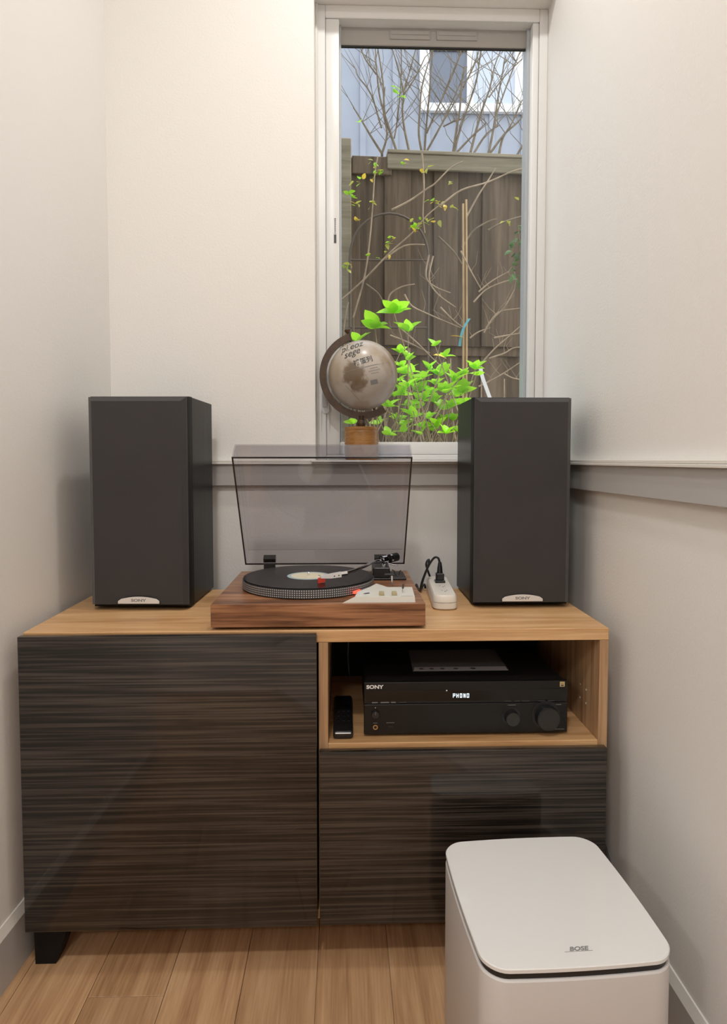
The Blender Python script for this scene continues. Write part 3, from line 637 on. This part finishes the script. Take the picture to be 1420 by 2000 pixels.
# ------------------------------------------------------------------ globe on the window stool
GC = Vector((0.0540, 1.838, 1.2870)); GR = 0.0985
gl = thing('desk_globe', 'antique style globe on a turned wooden base on the window stool', 'globe', (0.0500, 1.838, SILL))
def globe_mat():
    m, nt, b = nmat('antique_map_print'); setp(b, Roughness=0.28)
    tc = nt.nodes.new('ShaderNodeTexCoord')
    def noise(s, d=6, dist=0.0):
        n = nt.nodes.new('ShaderNodeTexNoise'); n.inputs['Scale'].default_value = s; n.inputs['Detail'].default_value = d; n.inputs['Distortion'].default_value = dist
        nt.links.new(tc.outputs['Object'], n.inputs['Vector']); return n.outputs[0]
    def mix(a, b_, f):
        x = nt.nodes.new('ShaderNodeMix'); x.data_type = 'RGBA'
        for i, v_ in ((6, a), (7, b_)):
            if isinstance(v_, tuple): x.inputs[i].default_value = (*v_, 1)
            else: nt.links.new(v_, x.inputs[i])
        if isinstance(f, float): x.inputs[0].default_value = f
        else: nt.links.new(f, x.inputs[0])
        return x.outputs[2]
    def math_(o, a, b_):
        n = nt.nodes.new('ShaderNodeMath'); n.operation = o; n.use_clamp = True
        for i, v_ in enumerate((a, b_)):
            if isinstance(v_, (int, float)): n.inputs[i].default_value = v_
            else: nt.links.new(v_, n.inputs[i])
        return n.outputs[0]
    def blob(p, r, soft, edge):
        d = nt.nodes.new('ShaderNodeVectorMath'); d.operation = 'DISTANCE'; d.inputs[1].default_value = p
        nt.links.new(tc.outputs['Object'], d.inputs[0])
        mr = nt.nodes.new('ShaderNodeMapRange'); mr.inputs['From Min'].default_value = r+soft; mr.inputs['From Max'].default_value = r-soft
        ad = nt.nodes.new('ShaderNodeMath'); ad.operation = 'MULTIPLY_ADD'; ad.inputs[1].default_value = edge; nt.links.new(noise(45), ad.inputs[0])
        nt.links.new(d.outputs['Value'], ad.inputs[2])
        nt.links.new(ad.outputs[0], mr.inputs['Value']); return mr.outputs[0]
    base = mix((0.38, 0.33, 0.28), (0.54, 0.485, 0.43), noise(14))
    sp = math_('MULTIPLY', math_('GREATER_THAN', noise(210, 2), 0.60), 0.5)
    base = mix(base, (0.16, 0.11, 0.06), sp) if False else base
    for p, r, s_, e_, c, k in (((-0.028, -0.092, -0.008), 0.058, 0.006, 0.055, (0.14, 0.095, 0.055), 0.9), ((-0.016, -0.092, -0.040), 0.042, 0.005, 0.045, (0.16, 0.11, 0.065), 0.8),
                               ((0.085, -0.035, 0.025), 0.078, 0.018, 0.060, (0.22, 0.13, 0.05), 0.75), ((-0.085, -0.045, 0.005), 0.074, 0.018, 0.060, (0.30, 0.22, 0.13), 0.6),
                               ((0.050, -0.065, 0.062), 0.060, 0.015, 0.055, (0.34, 0.24, 0.14), 0.55)):
        base = mix(base, c, math_('MULTIPLY', blob(p, r, s_, e_), k))
    nt.links.new(base, b.inputs['Base Color']); return m
ball = MB().lathe([(max(0.0002, GR*math.sin(math.pi*i/40)), -GR*math.cos(math.pi*i/40)) for i in range(41)], (0, 0, 0), seg=64).build('sphere', globe_mat(), gl, off=Vector((0, 0, 0)))
ball.location = GC - OFF[gl.name]
def on_globe(name, me, u0, v0, rot, m, r=GR*1.004):
    """wrap flat print on the sphere: u0, v0 in metres right of and above the centre of the side facing the room"""
    c, s = math.cos(rot), math.sin(rot)
    for vt in me.vertices:
        x = u0 + vt.co.x*c - vt.co.y*s; z = v0 + vt.co.x*s + vt.co.y*c
        p = Vector((x, -math.sqrt(max(1e-5, GR*GR - x*x - z*z)), z)).normalized()*r; vt.co = p
    me.materials.clear(); me.materials.append(M[m])
    o = bpy.data.objects.new(name, me); col.objects.link(o); o.parent = ball; return o
on_globe('script_lettering', textmesh('pileoz', 0.026, 0.0002, 0.5), -0.034, 0.070, R(18), 'dark')
on_globe('script_lettering', textmesh('sege', 0.026, 0.0002, 0.5), -0.034, 0.050, R(20), 'dark')
on_globe('brush_lettering', textmesh('\u88dc\u86cb\u5217', 0.018, 0.0003, 0.0), -0.002, 0.026, R(17), 'dark')
def bars(rows, w_, h_):
    me = bpy.data.meshes.new('t'); vs, fs = [], []
    for (x0, x1, z0, z1) in rows:
        k = len(vs); n = max(1, int((x1-x0)/0.006))
        for i in range(n+1):
            x = x0+(x1-x0)*i/n; vs += [(x, z0, 0), (x, z1, 0)]
        for i in range(n): fs.append((k+2*i, k+2*i+2, k+2*i+3, k+2*i+1))
    me.from_pydata(vs, [], fs); return me
rows = []
for r_, (n, z_) in enumerate(((6, 0.010), (9, 0.003), (6, -0.004))):
    for i in range(n): rows.append(((i-n/2)*0.0036, (i-n/2)*0.0036+0.0022, z_, z_+0.0022))
on_globe('small_print', bars(rows, 0, 0), 0.030, -0.002, R(15), 'greyprint')
on_globe('printed_cartouche', bars([(-0.010, 0.010, -0.006, 0.006)], 0, 0), 0.028, -0.029, R(14), 'greyprint')
on_globe('map_line', bars([(-0.045, 0.045, 0, 0.0008)], 0, 0), -0.006, 0.008, R(14), 'greyprint')
on_globe('map_line', bars([(-0.040, 0.045, 0, 0.0006)], 0, 0), 0.030, 0.016, R(16), 'greyprint')
on_globe('map_line', bars([(-0.036, 0.02, 0, 0.0008)], 0, 0), -0.026, -0.062, R(-45), 'greyprint')
# flat C-shaped meridian
a0, a1, n = R(109), R(303), 44
ri, ro, th = 0.1040, 0.1235, 0.006
outer = [GC + Vector((ro*math.cos(a0+(a1-a0)*i/n), -th, ro*math.sin(a0+(a1-a0)*i/n))) for i in range(n+1)]
inner = [GC + Vector((ri*math.cos(a0+(a1-a0)*i/n), -th, ri*math.sin(a0+(a1-a0)*i/n))) for i in range(n+1)]
rings = []
for i in range(n+1):
    rings.append([outer[i], outer[i]+Vector((0, 2*th, 0)), inner[i]+Vector((0, 2*th, 0)), inner[i]])
MB().loft(rings).build('meridian_arm', 'brown_wood', gl)
ax = Vector((math.cos(R(109)), 0, math.sin(R(109))))
MB().lathe([(0.0045, -0.012), (0.0045, 0.016), (0.006, 0.019), (0.0095, 0.026), (0.0085, 0.029), (0.003, 0.030)], GC + ax*0.108, ax, 20).build('finial', 'brown_wood', gl)
MB().lathe([(0.004, 0.0), (0.004, 0.012)], GC - ax*0.108, ax, 14).build('pivot_pin', 'brown_wood', gl)
bx = Vector((0.0500, 1.838, 0))
MB().lathe([(0.009, 1.140), (0.0115, 1.143), (0.0135, 1.1515), (0.0115, 1.1600), (0.0085, 1.1625), (0.009, 1.166), (0.010, 1.172)], bx, seg=28).build('stem', 'brown_wood', gl)
prof = [(0.044, 1.0465), (0.0475, 1.050)]
for k in range(8): prof += [(0.0485, 1.054+k*0.010), (0.0470, 1.0590+k*0.010)]
prof += [(0.0490, 1.135), (0.0485, 1.1385), (0.044, 1.1405)]
MB().lathe(prof, bx, seg=48).build('base', 'turned_wood', gl)

# ------------------------------------------------------------------ subwoofer
sw = thing('subwoofer', 'white box subwoofer with a rounded glass top on the floor', 'subwoofer', (0.333, 1.017, 0), R(2.6), world=False)
def squircle(hx, hy, rad, bow, z, n=8):
    pts = []
    for cx, cy, a in ((1, 1, 0), (-1, 1, 90), (-1, -1, 180), (1, -1, 270)):
        for i in range(n+1):
            t = R(a + 90*i/n); pts.append([cx*(hx-rad) + rad*math.cos(t), cy*(hy-rad) + rad*math.sin(t)])
    # subdivide long edges with a slight outward bow
    out = []
    for i in range(len(pts)):
        p, q_ = pts[i], pts[(i+1) % len(pts)]; out.append(p)
        if abs(p[0]-q_[0]) + abs(p[1]-q_[1]) > hx:
            for k in range(1, 8): out.append([p[0]+(q_[0]-p[0])*k/8, p[1]+(q_[1]-p[1])*k/8])
    res = []
    for x, y in out:
        bxo = bow*(1-(y/hy)**2)*(1 if x > 0 else -1)*min(1, (abs(x)/hx)**6); byo = bow*(1-(x/hx)**2)*(1 if y > 0 else -1)*min(1, (abs(y)/hy)**6)
        res.append((x+bxo, y+byo, z))
    return res
HX, HY = 0.1415, 0.150
MB().loft([squircle(HX-0.006, HY-0.006, 0.030, 0.004, 0.006), squircle(HX, HY, 0.034, 0.005, 0.016), squircle(HX, HY, 0.034, 0.005, 0.3100), squircle(HX-0.002, HY-0.002, 0.033, 0.005, 0.3125)]).build('shell', 'subwhite', sw)
MB().loft([squircle(HX-0.004, HY-0.004, 0.030, 0.005, 0.3125), squircle(HX-0.004, HY-0.004, 0.030, 0.005, 0.3225)]).build('shadow_gap', 'black', sw)
tp = MB().loft([squircle(HX-0.001, HY-0.001, 0.034, 0.005, 0.3225), squircle(HX, HY, 0.034, 0.005, 0.3235), squircle(HX, HY, 0.034, 0.005, 0.3285), squircle(HX-0.0012, HY-0.0012, 0.033, 0.005, 0.3298)]).build('glass_top', 'subglass', sw)
lg = text('brand_lettering', 'BOSE', 0.0105, 'greyprint', tp, (0.004, -0.122, 0.3300), rot=(0, 0, 0), bold=0.0004, shear=0.35, ext=0.0001, sx=1.15)
MB().box(-0.018, 0.024, -0.1268, -0.1263, 0.3298, 0.3301).build('logo_line', 'greyprint', tp, smooth=False)
for sx in (-1, 1):
    for sy in (-1, 1):
        MB().lathe([(0.012, 0), (0.014, 0.007)], (sx*0.10, sy*0.10, 0), seg=16).build('foot', 'blackmatte', sw)
scord = [(0.462, 1.130, 0.060), (0.520, 1.200, 0.010), (0.560, 1.24, 0.06), (0.5785, 1.30, 0.126), (0.580, 1.36, 0.180), (0.588, 1.45, 0.200), (0.588, 1.62, 0.200), (0.588, 1.80, 0.19)]
scord = [Matrix.Rotation(-R(2.6), 3, 'Z') @ (Vector(p) - Vector((0.333, 1.017, 0))) for p in scord]
MB().tube(smoothpts(scord, 8), 0.0032).build('power_cord', 'dark', sw)

# ------------------------------------------------------------------ garden: ground, fence
struct(MB().box(-4, 6, YB+0.16, 9, 0.3, 0.5).build('garden_ground', 'soil', smooth=False), 'bare soil of the side yard')
struct(MB().box(-4, WX0-0.3, YB+0.131, YB+0.20, 0.3, 4.5).build('wall_outside', 'siding', smooth=False), 'outer face of the house wall')
fc = thing('fence', 'weathered brown board fence behind the shrubs', 'fence', (0.5, 3.40, 0.5), R(3.2), world=False)
frng = random.Random(5); fk = 0
x = -0.95; FZ = 2.085                                   # board tops relative to the fence base
while x < 1.45:
    wd_ = frng.uniform(0.120, 0.142)
    o = MB().box(0, wd_+0.004, -0.007, 0.007, 1.145, FZ + frng.uniform(-0.005, 0.01), 0.002, 1).build('board', 'fence', fc, smooth=False)
    fk = (fk+1) % 2; o.location = (x, (0.008 if fk else -0.008) + frng.uniform(-0.001, 0.001), 0)
    o = MB().box(0, wd_+0.004, -0.007, 0.007, 0.0, 1.165, 0.002, 1).build('board', 'fence', fc, smooth=False)
    o.location = (x+0.01, 0.040 + (0.008 if fk else -0.008), 0)
    x += wd_
MB().box(-0.95, -0.565, -0.042, -0.0165, 1.985, 2.080, 0.003, 1).build('top_rail', 'fence', fc, smooth=False)
MB().box(-0.46, -0.255, -0.038, -0.0165, 2.005, 2.095, 0.004, 1).build('top_rail', 'fence', fc, smooth=False)
MB().box(-0.28, 1.45, -0.056, -0.0385, 2.030, 2.105, 0.003, 1).build('top_rail', 'fencecap', fc, smooth=False)
MB().box(-0.28, 1.45, -0.064, 0.040, 2.1055, 2.122, 0.003, 1).build('cap_board', 'fencecap', fc, smooth=False)
MB().box(-0.56, -0.465, -0.060, 0.035, 0.0, 2.170, 0.004, 1).build('post', 'fencecap', fc, smooth=False)
MB().box(-0.95, 1.45, 0.0165, 0.0235, 1.10, 1.19).build('lower_rail', 'fence', fc, smooth=False)

# ------------------------------------------------------------------ neighbour's house
hs_ = thing('neighbour_house', 'blue grey house with a white framed window beyond the fence', 'house', (0.8, 6.0, 0.5))
x = -1.6; i = 0
hrng = random.Random(2)
while x < 3.4:
    MB().box(x, x+0.295, 6.0, 6.05, 0.5, 5.6, 0.004, 1).build('siding_board', 'siding', hs_, smooth=False)
    MB().box(x+0.270, x+0.322, 5.978, 5.999, 0.5, 5.6, 0.003, 1).build('batten', 'siding', hs_, smooth=False)
    x += 0.296
wf = MB()
wf.box(0.690, 0.775, 5.935, 5.977, 4.205, 5.3).box(1.555, 1.640, 5.935, 5.977, 4.205, 5.3).box(0.775, 1.555, 5.935, 5.977, 4.205, 4.275).box(1.118, 1.178, 5.935, 5.977, 4.275, 5.3)
wf.box(0.775, 1.555, 5.935, 5.977, 5.2, 5.3)
wf.build('window_trim', 'housewhite', hs_, smooth=False)
MB().box(0.775, 1.118, 5.955, 5.970, 4.275, 5.2).build('window_pane', 'panedark', hs_, smooth=False)
MB().box(1.178, 1.555, 5.955, 5.970, 4.275, 5.2).build('window_pane', 'panelight', hs_, smooth=False)
MB().box(0.775, 1.118, 5.940, 5.954, 4.735, 4.9).build('window_header', 'eave', hs_, smooth=False)
MB().box(1.178, 1.555, 5.940, 5.954, 4.765, 4.9).build('window_header', 'eave', hs_, smooth=False)

# ------------------------------------------------------------------ plants
def leaf_mesh(name, L, W, fold, curl):
    vs, fs = [], []; n = 6
    for i in range(n+1):
        t = i/n; w_ = W*math.sin(math.pi*t**0.8)**0.85 if 0 < i < n else 0.0
        y = L*t; z = -curl*L*t*t
        vs += [(-w_, y, z+fold*w_), (0, y, z), (w_, y, z+fold*w_)]
    for i in range(n):
        a = 3*i
        fs += [(a, a+1, a+4, a+3), (a+1, a+2, a+5, a+4)]
    me = bpy.data.meshes.new(name); me.from_pydata(vs, [], fs)
    for p in me.polygons: p.use_smooth = True
    return me
HY_L = [leaf_mesh('leaf', 1.0, w_, f_, c_) for w_, f_, c_ in ((0.36, 0.30, 0.22), (0.40, 0.2, 0.35), (0.33, 0.4, 0.1))]
RO_L = [leaf_mesh('leaf', 1.0, w_, f_, c_) for w_, f_, c_ in ((0.26, 0.3, 0.3), (0.30, 0.15, 0.15))]
_mc = {}
def leaf(parent, pos, d, size, rng, m='leaf', lib=HY_L):
    src = rng.choice(lib); key = (src.name, m)
    if key not in _mc:
        c = src.copy(); c.materials.append(M[m]); _mc[key] = c
    o = bpy.data.objects.new('leaf', _mc[key]); col.objects.link(o); o.parent = parent
    d = Vector(d).normalized(); side = d.cross(Vector((0, 0, 1)))
    if side.length < 0.05: side = Vector((1, 0, 0))
    side.normalize(); nrm = side.cross(d)
    q = Matrix((side, d, nrm)).transposed().to_quaternion() @ Euler((0, rng.uniform(-0.7, 0.7), 0)).to_quaternion()
    o.rotation_mode = 'QUATERNION'; o.rotation_quaternion = q; o.scale = (size, size, size)
    o.location = Vector(pos) - OFF[parent.name]; return o
def rosette(parent, pos, n, size, rng, m='leaf', lib=HY_L, spread=(0.1, 0.9)):
    a = rng.uniform(0, 6.28)
    for i in range(n):
        a += 6.283/n + rng.uniform(-0.35, 0.35)
        up = rng.uniform(*spread)
        leaf(parent, pos, (math.cos(a), math.sin(a)*0.8 - 0.25, up), size*rng.uniform(0.7, 1.1), rng, m, lib)
rng = random.Random(11)
# hydrangea close to the pane
hy = thing('hydrangea_shrub', 'fresh lime green leafy shrub close behind the window pane', 'shrub', (0.28, 2.46, 0.5))
big = [(770, 612, 0.050, 5), (733, 642, 0.050, 5), (797, 648, 0.046, 4), (700, 668, 0.040, 3), (781, 690, 0.026, 3), (797, 704, 0.030, 5), (797, 730, 0.046, 4), (850, 676, 0.026, 3), (869, 697, 0.026, 4),
       (838, 722, 0.032, 4), (858, 735, 0.042, 5), (888, 748, 0.042, 4), (905, 730, 0.024, 3), (928, 722, 0.036, 5), (930, 733, 0.026, 3), (760, 795, 0.040, 4), (785, 772, 0.036, 4), (815, 765, 0.038, 5),
       (842, 770, 0.034, 4), (872, 768, 0.044, 5), (902, 768, 0.050, 5), (826, 782, 0.036, 4), (800, 795, 0.036, 4), (862, 800, 0.036, 4), (880, 795, 0.036, 5), (775, 745, 0.034, 4), (812, 748, 0.036, 4),
       (776, 822, 0.034, 4), (806, 815, 0.036, 4), (838, 818, 0.034, 4), (868, 822, 0.034, 4), (790, 845, 0.030, 3), (845, 842, 0.032, 4), (872, 848, 0.032, 4), (690, 828, 0.028, 3), (740, 828, 0.030, 3),
       (760, 850, 0.030, 3), (820, 850, 0.028, 3), (682, 850, 0.026, 3), (752, 770, 0.032, 3), (885, 822, 0.034, 4), (910, 790, 0.036, 3), (925, 805, 0.034, 3), (895, 845, 0.032, 3), (830, 738, 0.032, 3), (782, 716, 0.028, 3), (795, 758, 0.036, 3), (852, 752, 0.036, 3), (770, 775, 0.034, 3), (818, 798, 0.034, 3), (848, 785, 0.034, 3), (792, 830, 0.032, 3), (855, 832, 0.032, 3), (822, 835, 0.030, 3), (888, 775, 0.036, 2)]
stems = MB()
for (x, y, s_, n_) in big:
    Y = rng.uniform(2.33, 2.62) if y > 700 else rng.uniform(2.36, 2.45)
    p = at(x, y, Y); rosette(hy, p, n_ + 1, s_*1.50, rng, spread=(0.2, 1.7))
    foot = Vector((0.22 + (p.x-0.22)*0.4 + rng.uniform(-0.30, 0.30), Y + rng.uniform(-0.02, 0.06), 0.5))
    mid = (p + foot)/2 + Vector((rng.uniform(-0.08, 0.08), 0, rng.uniform(0, 0.15)))
    MB().tube(smoothpts([foot, mid, p], 4), 0.0035, 5, 0.0016).build('stem', 'twig', hy)
for i in range(14):
    x0 = rng.uniform(675, 880); p = at(x0, rng.uniform(740, 800), 2.55); f_ = Vector((p.x + rng.uniform(-0.6, 0.6), 2.6, 0.5))
    MB().tube([f_, p], 0.003, 5, 0.0018).build('stem', 'twig', hy)

# bare shrub behind the fence, growing in front of the house
def cane(parent, pts, Y, r, m, r1=None, foot=None, dy=0.0):
    P = [at(x, y, Y + dy*k) for k, (x, y) in enumerate(pts)]
    P = smoothpts(P, 4)
    if foot is not None: P = [foot] + P
    return MB().tube(P, r, 6, r if r1 is None else r1).build('branch', m, parent)
def twigs(parent, pts, Y, n, rng, m, ln=(0.08, 0.22), r=0.0022):
    t_ = MB(); P = smoothpts([at(x, y, Y) for x, y in pts], 6)
    for i in range(n):
        p = rng.choice(P[2:]); a = rng.uniform(-1, 1)
        d = Vector((a, rng.uniform(-0.4, 0.4), rng.uniform(0.5, 1.2))).normalized(); L = rng.uniform(*ln)
        q_ = p + d*L*0.5 + Vector((rng.uniform(-0.02, 0.02), 0, 0)); e = p + d*L + Vector((rng.uniform(-0.03, 0.03), 0, 0.02))
        t_.tube([p, q_, e], r, 4, r*0.4)
    return t_.build('twigs', m, parent)
clumps = [
 ('bare_shrub', 'leafless grey shrub left of the neighbour window, rising behind the fence', [
   [(776, 300), (768, 275), (752, 225), (748, 160), (738, 95), (732, 60)], [(776, 300), (758, 245), (742, 190), (736, 140), (733, 95)], [(746, 300), (722, 262), (702, 228), (690, 210)],
   [(746, 300), (756, 262), (749, 220), (752, 170)], [(800, 300), (790, 252), (786, 215), (788, 180), (775, 125), (766, 95)], [(788, 180), (800, 140), (812, 95)],
   [(770, 270), (776, 235), (783, 160), (784, 95)], [(745, 250), (725, 185), (700, 150), (695, 135)], [(735, 145), (715, 118), (705, 97)], [(789, 185), (812, 150), (830, 112)]], 4.35),
 ('bare_shrub', 'leafless grey shrub in front of the left pane of the neighbour window', [
   [(825, 303), (818, 262), (820, 215), (824, 170), (836, 125), (846, 95)], [(829, 303), (832, 255), (838, 190), (842, 140), (846, 95)], [(831, 300), (852, 262), (864, 240), (885, 205), (908, 168)],
   [(835, 255), (853, 215), (870, 180), (885, 145), (900, 105)], [(864, 240), (880, 205), (900, 160), (912, 130)], [(866, 247), (885, 238), (903, 233)], [(834, 260), (846, 232), (862, 195), (880, 150), (897, 110), (905, 80)]], 4.55),
 ('bare_shrub', 'leafless grey shrub in front of the pale pane of the neighbour window', [
   [(884, 306), (892, 250), (898, 215), (902, 165), (908, 130)], [(886, 300), (900, 248), (915, 205), (930, 160), (938, 110), (944, 80)], [(917, 306), (930, 255), (945, 205), (956, 175), (966, 130), (977, 100)],
   [(952, 310), (962, 262), (968, 225), (972, 195), (980, 150), (988, 108)], [(968, 228), (985, 180), (1002, 135), (1016, 100)], [(890, 300), (920, 268), (950, 240)], [(925, 300), (950, 262), (975, 245)],
   [(957, 300), (985, 262), (1010, 240), (1030, 215)], [(1005, 312), (1020, 285), (1035, 262)], [(975, 300), (982, 270), (1000, 240), (1020, 195)], [(905, 170), (925, 130), (935, 100)], [(955, 190), (985, 150), (1020, 115)]], 4.15)]
for nm, lb, paths, Y in clumps:
    base = at(sum(p[0][0] for p in paths)/len(paths), 330, Y)
    sh = thing(nm, lb, 'shrub', (base.x, Y, 0.5), 0, 'leafless shrubs behind the fence')
    for k, p in enumerate(paths):
        low = p[0][1] > 285
        cane(sh, p, Y, 0.0088 if low else 0.0055, 'bark', 0.0032, Vector((base.x + (at(p[0][0], 300, Y).x-base.x)*0.5, Y, 0.5)) if low else None)
        twigs(sh, p, Y, 6, rng, 'bark', (0.15, 0.5), 0.0026)
    for (x, y) in {4.35: ((768, 180), (778, 190), (765, 170), (698, 238)), 4.55: (), 4.15: ()}[Y]:
        leaf(sh, at(x, y, Y-0.02), (rng.uniform(-1, 1), -0.6, -0.2), 0.07, rng, 'leaf', HY_L)

# climbing rose in front of the fence
ro = thing('climbing_rose', 'climbing rose canes with sparse yellow green leaves against the fence', 'climbing plant', (0.30, 3.22, 0.5))
RY_ = 3.20
canes = [[(690, 620), (712, 540), (722, 470), (728, 400), (732, 340), (738, 305)], [(668, 585), (712, 545), (760, 495), (805, 455), (835, 420), (866, 395)], [(860, 402), (900, 372), (952, 356), (1000, 335), (1026, 328)],
         [(765, 410), (800, 392), (835, 368), (850, 358), (880, 328), (905, 315)], [(752, 505), (790, 480), (830, 478)], [(912, 422), (935, 380), (955, 350), (968, 328)], [(905, 480), (925, 450), (955, 432), (970, 428)],
         [(953, 450), (980, 435), (1010, 425), (1028, 420)], [(856, 462), (885, 490), (902, 515)], [(757, 600), (762, 575), (785, 560), (810, 555)], [(715, 555), (740, 575), (755, 605)],
         [(680, 590), (672, 640), (674, 700)], [(824, 300), (828, 360), (826, 420), (830, 455)]]
rng2 = random.Random(4)
for p in canes:
    foot = None
    cane(ro, p, RY_, 0.0050, 'twig' if rng2.random() < 0.5 else 'bark', 0.0028, foot)
MB().tube(smoothpts([Vector((0.06, 3.22, 0.5)), at(690, 620, RY_)], 4), 0.006, 6).build('branch', 'bark', ro)
for (x, y, k) in ((688, 380, 5), (700, 395, 5), (728, 400, 4), (742, 335, 5), (730, 342, 4), (695, 350, 3), (705, 350, 3), (698, 425, 4), (828, 330, 4), (845, 395, 5), (865, 398, 4), (880, 398, 3), (808, 440, 5), (815, 450, 4), (830, 432, 4),
                 (758, 470, 3), (768, 462, 4), (757, 490, 3), (728, 498, 3), (680, 515, 4), (678, 520, 3), (990, 430, 4), (1018, 396, 3), (850, 432, 3), (890, 358, 2), (735, 318, 3), (722, 310, 2), (790, 315, 3)):
    for i in range(k):
        leaf(ro, at(x + rng2.uniform(-8, 8), y + rng2.uniform(-6, 8), RY_-0.02), (rng2.uniform(-1, 1), -0.5, rng2.uniform(-0.8, 0.5)), rng2.uniform(0.022, 0.042), rng2, rng2.choice(('leafold', 'leafold', 'leaf', 'leafyellow')), RO_L)
# dry canes low on the right
dc = thing('dry_rose_canes', 'dry tan thorny canes spreading in front of the right fence boards', 'plant', (0.75, 3.0, 0.5))
DY = 2.95
for p in [[(940, 710), (965, 682), (990, 660), (1022, 632)], [(955, 700), (985, 690), (1002, 680), (1022, 678)], [(935, 755), (965, 740), (990, 725), (1018, 706)], [(985, 730), (1000, 738), (1020, 742)],
          [(965, 660), (990, 655), (1022, 650)], [(950, 640), (965, 618), (980, 607), (1015, 602)], [(945, 650), (960, 625), (985, 600), (1005, 565)], [(918, 660), (935, 648), (958, 640)], [(838, 498), (832, 540), (850, 560), (880, 572)],
          [(846, 500), (838, 545), (856, 575), (890, 600)], [(790, 575), (805, 598), (840, 615), (880, 632), (900, 640)], [(925, 590), (950, 565), (985, 550), (1010, 545)], [(900, 490), (920, 530), (940, 565)], [(860, 600), (885, 625), (905, 640)], [(780, 640), (815, 670), (850, 705), (880, 730)],
          [(762, 655), (800, 670), (840, 690)], [(935, 570), (962, 548), (995, 530)]]:
    cane(dc, p, DY, 0.0042, 'twig', 0.0020)
    twigs(dc, p, DY, 3, rng2, 'twig', (0.03, 0.10), 0.0014)
for x, z in ((800, 700), (880, 720), (940, 755), (985, 760)):
    MB().tube([Vector((0.6 + (x-880)*0.0006, DY+0.03, 0.5)), at(x, z+60, DY), at(x, z-20, DY)], 0.005, 6, 0.003).build('branch', 'twig', dc)
# evergreen sprig by the right edge
ev = thing('evergreen_sprig', 'dark green leafy sprig at the right edge of the window view', 'plant', (0.80, 2.9, 0.5))
MB().tube(smoothpts([Vector((0.84, 2.9, 0.5)), at(1030, 700, 2.9), at(1018, 540, 2.9), at(1012, 440, 2.9)], 5), 0.005, 6, 0.003).build('stem', 'bark', ev)
for i in range(46):
    x, y = rng2.uniform(998, 1030), rng2.uniform(440, 560)
    leaf(ev, at(x, y, 2.9 + rng2.uniform(-0.05, 0.05)), (rng2.uniform(-1, 0.6), -0.5, rng2.uniform(-0.8, 0.4)), rng2.uniform(0.03, 0.05), rng2, 'leafdark', RO_L)
# arched wire trellis
tr = thing('wire_trellis', 'arched dark wire trellis standing against the fence boards', 'trellis', (0.21, 3.28, 0.5))
TY = 3.28
arc = [at(760 + 77*math.cos(math.pi*k/16), 508 - 91*math.sin(math.pi*k/16)**0.9, TY) for k in range(17)]
lz, rz = arc[-1].copy(), arc[0].copy(); lz.z = rz.z = 0.5
MB().tube([rz] + arc + [lz], 0.006, 8).build('arch_wire', 'wire', tr)
MB().tube([at(683, 508, TY), at(837, 508, TY)], 0.005, 8).build('cross_wire', 'wire', tr)
MB().tube([at(684, 640, TY), at(836, 640, TY)], 0.005, 8).build('cross_wire', 'wire', tr)
# stakes, ribbon, strap, fallen leaf
for i, (xa, lb) in enumerate(((904.5, 'shorter tan bamboo stake, left of the tied pair'), (910.5, 'taller tan bamboo stake, right of the tied pair'))):
    t_ = at(xa, 398 - i*8, 3.0); b_ = at(xa+1, 800, 3.0); b_.z = 0.5
    tag(MB().tube([b_, t_.lerp(b_, 0.3) + Vector((0.003, 0, 0)), t_], 0.0062, 8, 0.0052).build('garden_stake', 'bamboo'), lb, 'stake', 'bamboo stakes')
rb = smoothpts([at(917, 622, 2.97), at(906, 640, 2.965), at(900, 660, 2.965), at(898, 676, 2.97)], 5)
m = MB(); m.loft([[p+Vector((-0.006, 0, 0)), p+Vector((0.006, 0, 0)), p+Vector((0.006, 0.002, 0)), p+Vector((-0.006, 0.002, 0))] for p in rb])
tag(m.build('ribbon_tie', 'ribbon', smooth=False), 'teal ribbon tied to the bamboo stakes', 'ribbon')
rb = smoothpts([at(938, 715, 2.85), at(942, 735, 2.85), at(950, 758, 2.85), at(960, 785, 2.85), at(985, 850, 2.85)], 5)
m = MB(); m.loft([[p+Vector((-0.0085, 0, 0)), p+Vector((0.0085, 0, 0)), p+Vector((0.0085, 0.004, 0)), p+Vector((-0.0085, 0.004, 0))] for p in rb])
tag(m.build('plastic_strap', 'strap', smooth=False), 'white plastic strip leaning among the canes', 'strip')
lf = thing('fallen_leaf', 'bright yellow fallen leaf caught at the bamboo stakes', 'leaf', at(880, 656, 2.96))
leaf(lf, at(879, 656, 2.96), (1, -0.2, -0.02), 0.070, rng2, 'leafyellow', RO_L)
leaf(hy, at(846, 694, 2.42), (1, -0.2, 0.02), 0.050, rng2, 'leafyellow', RO_L)
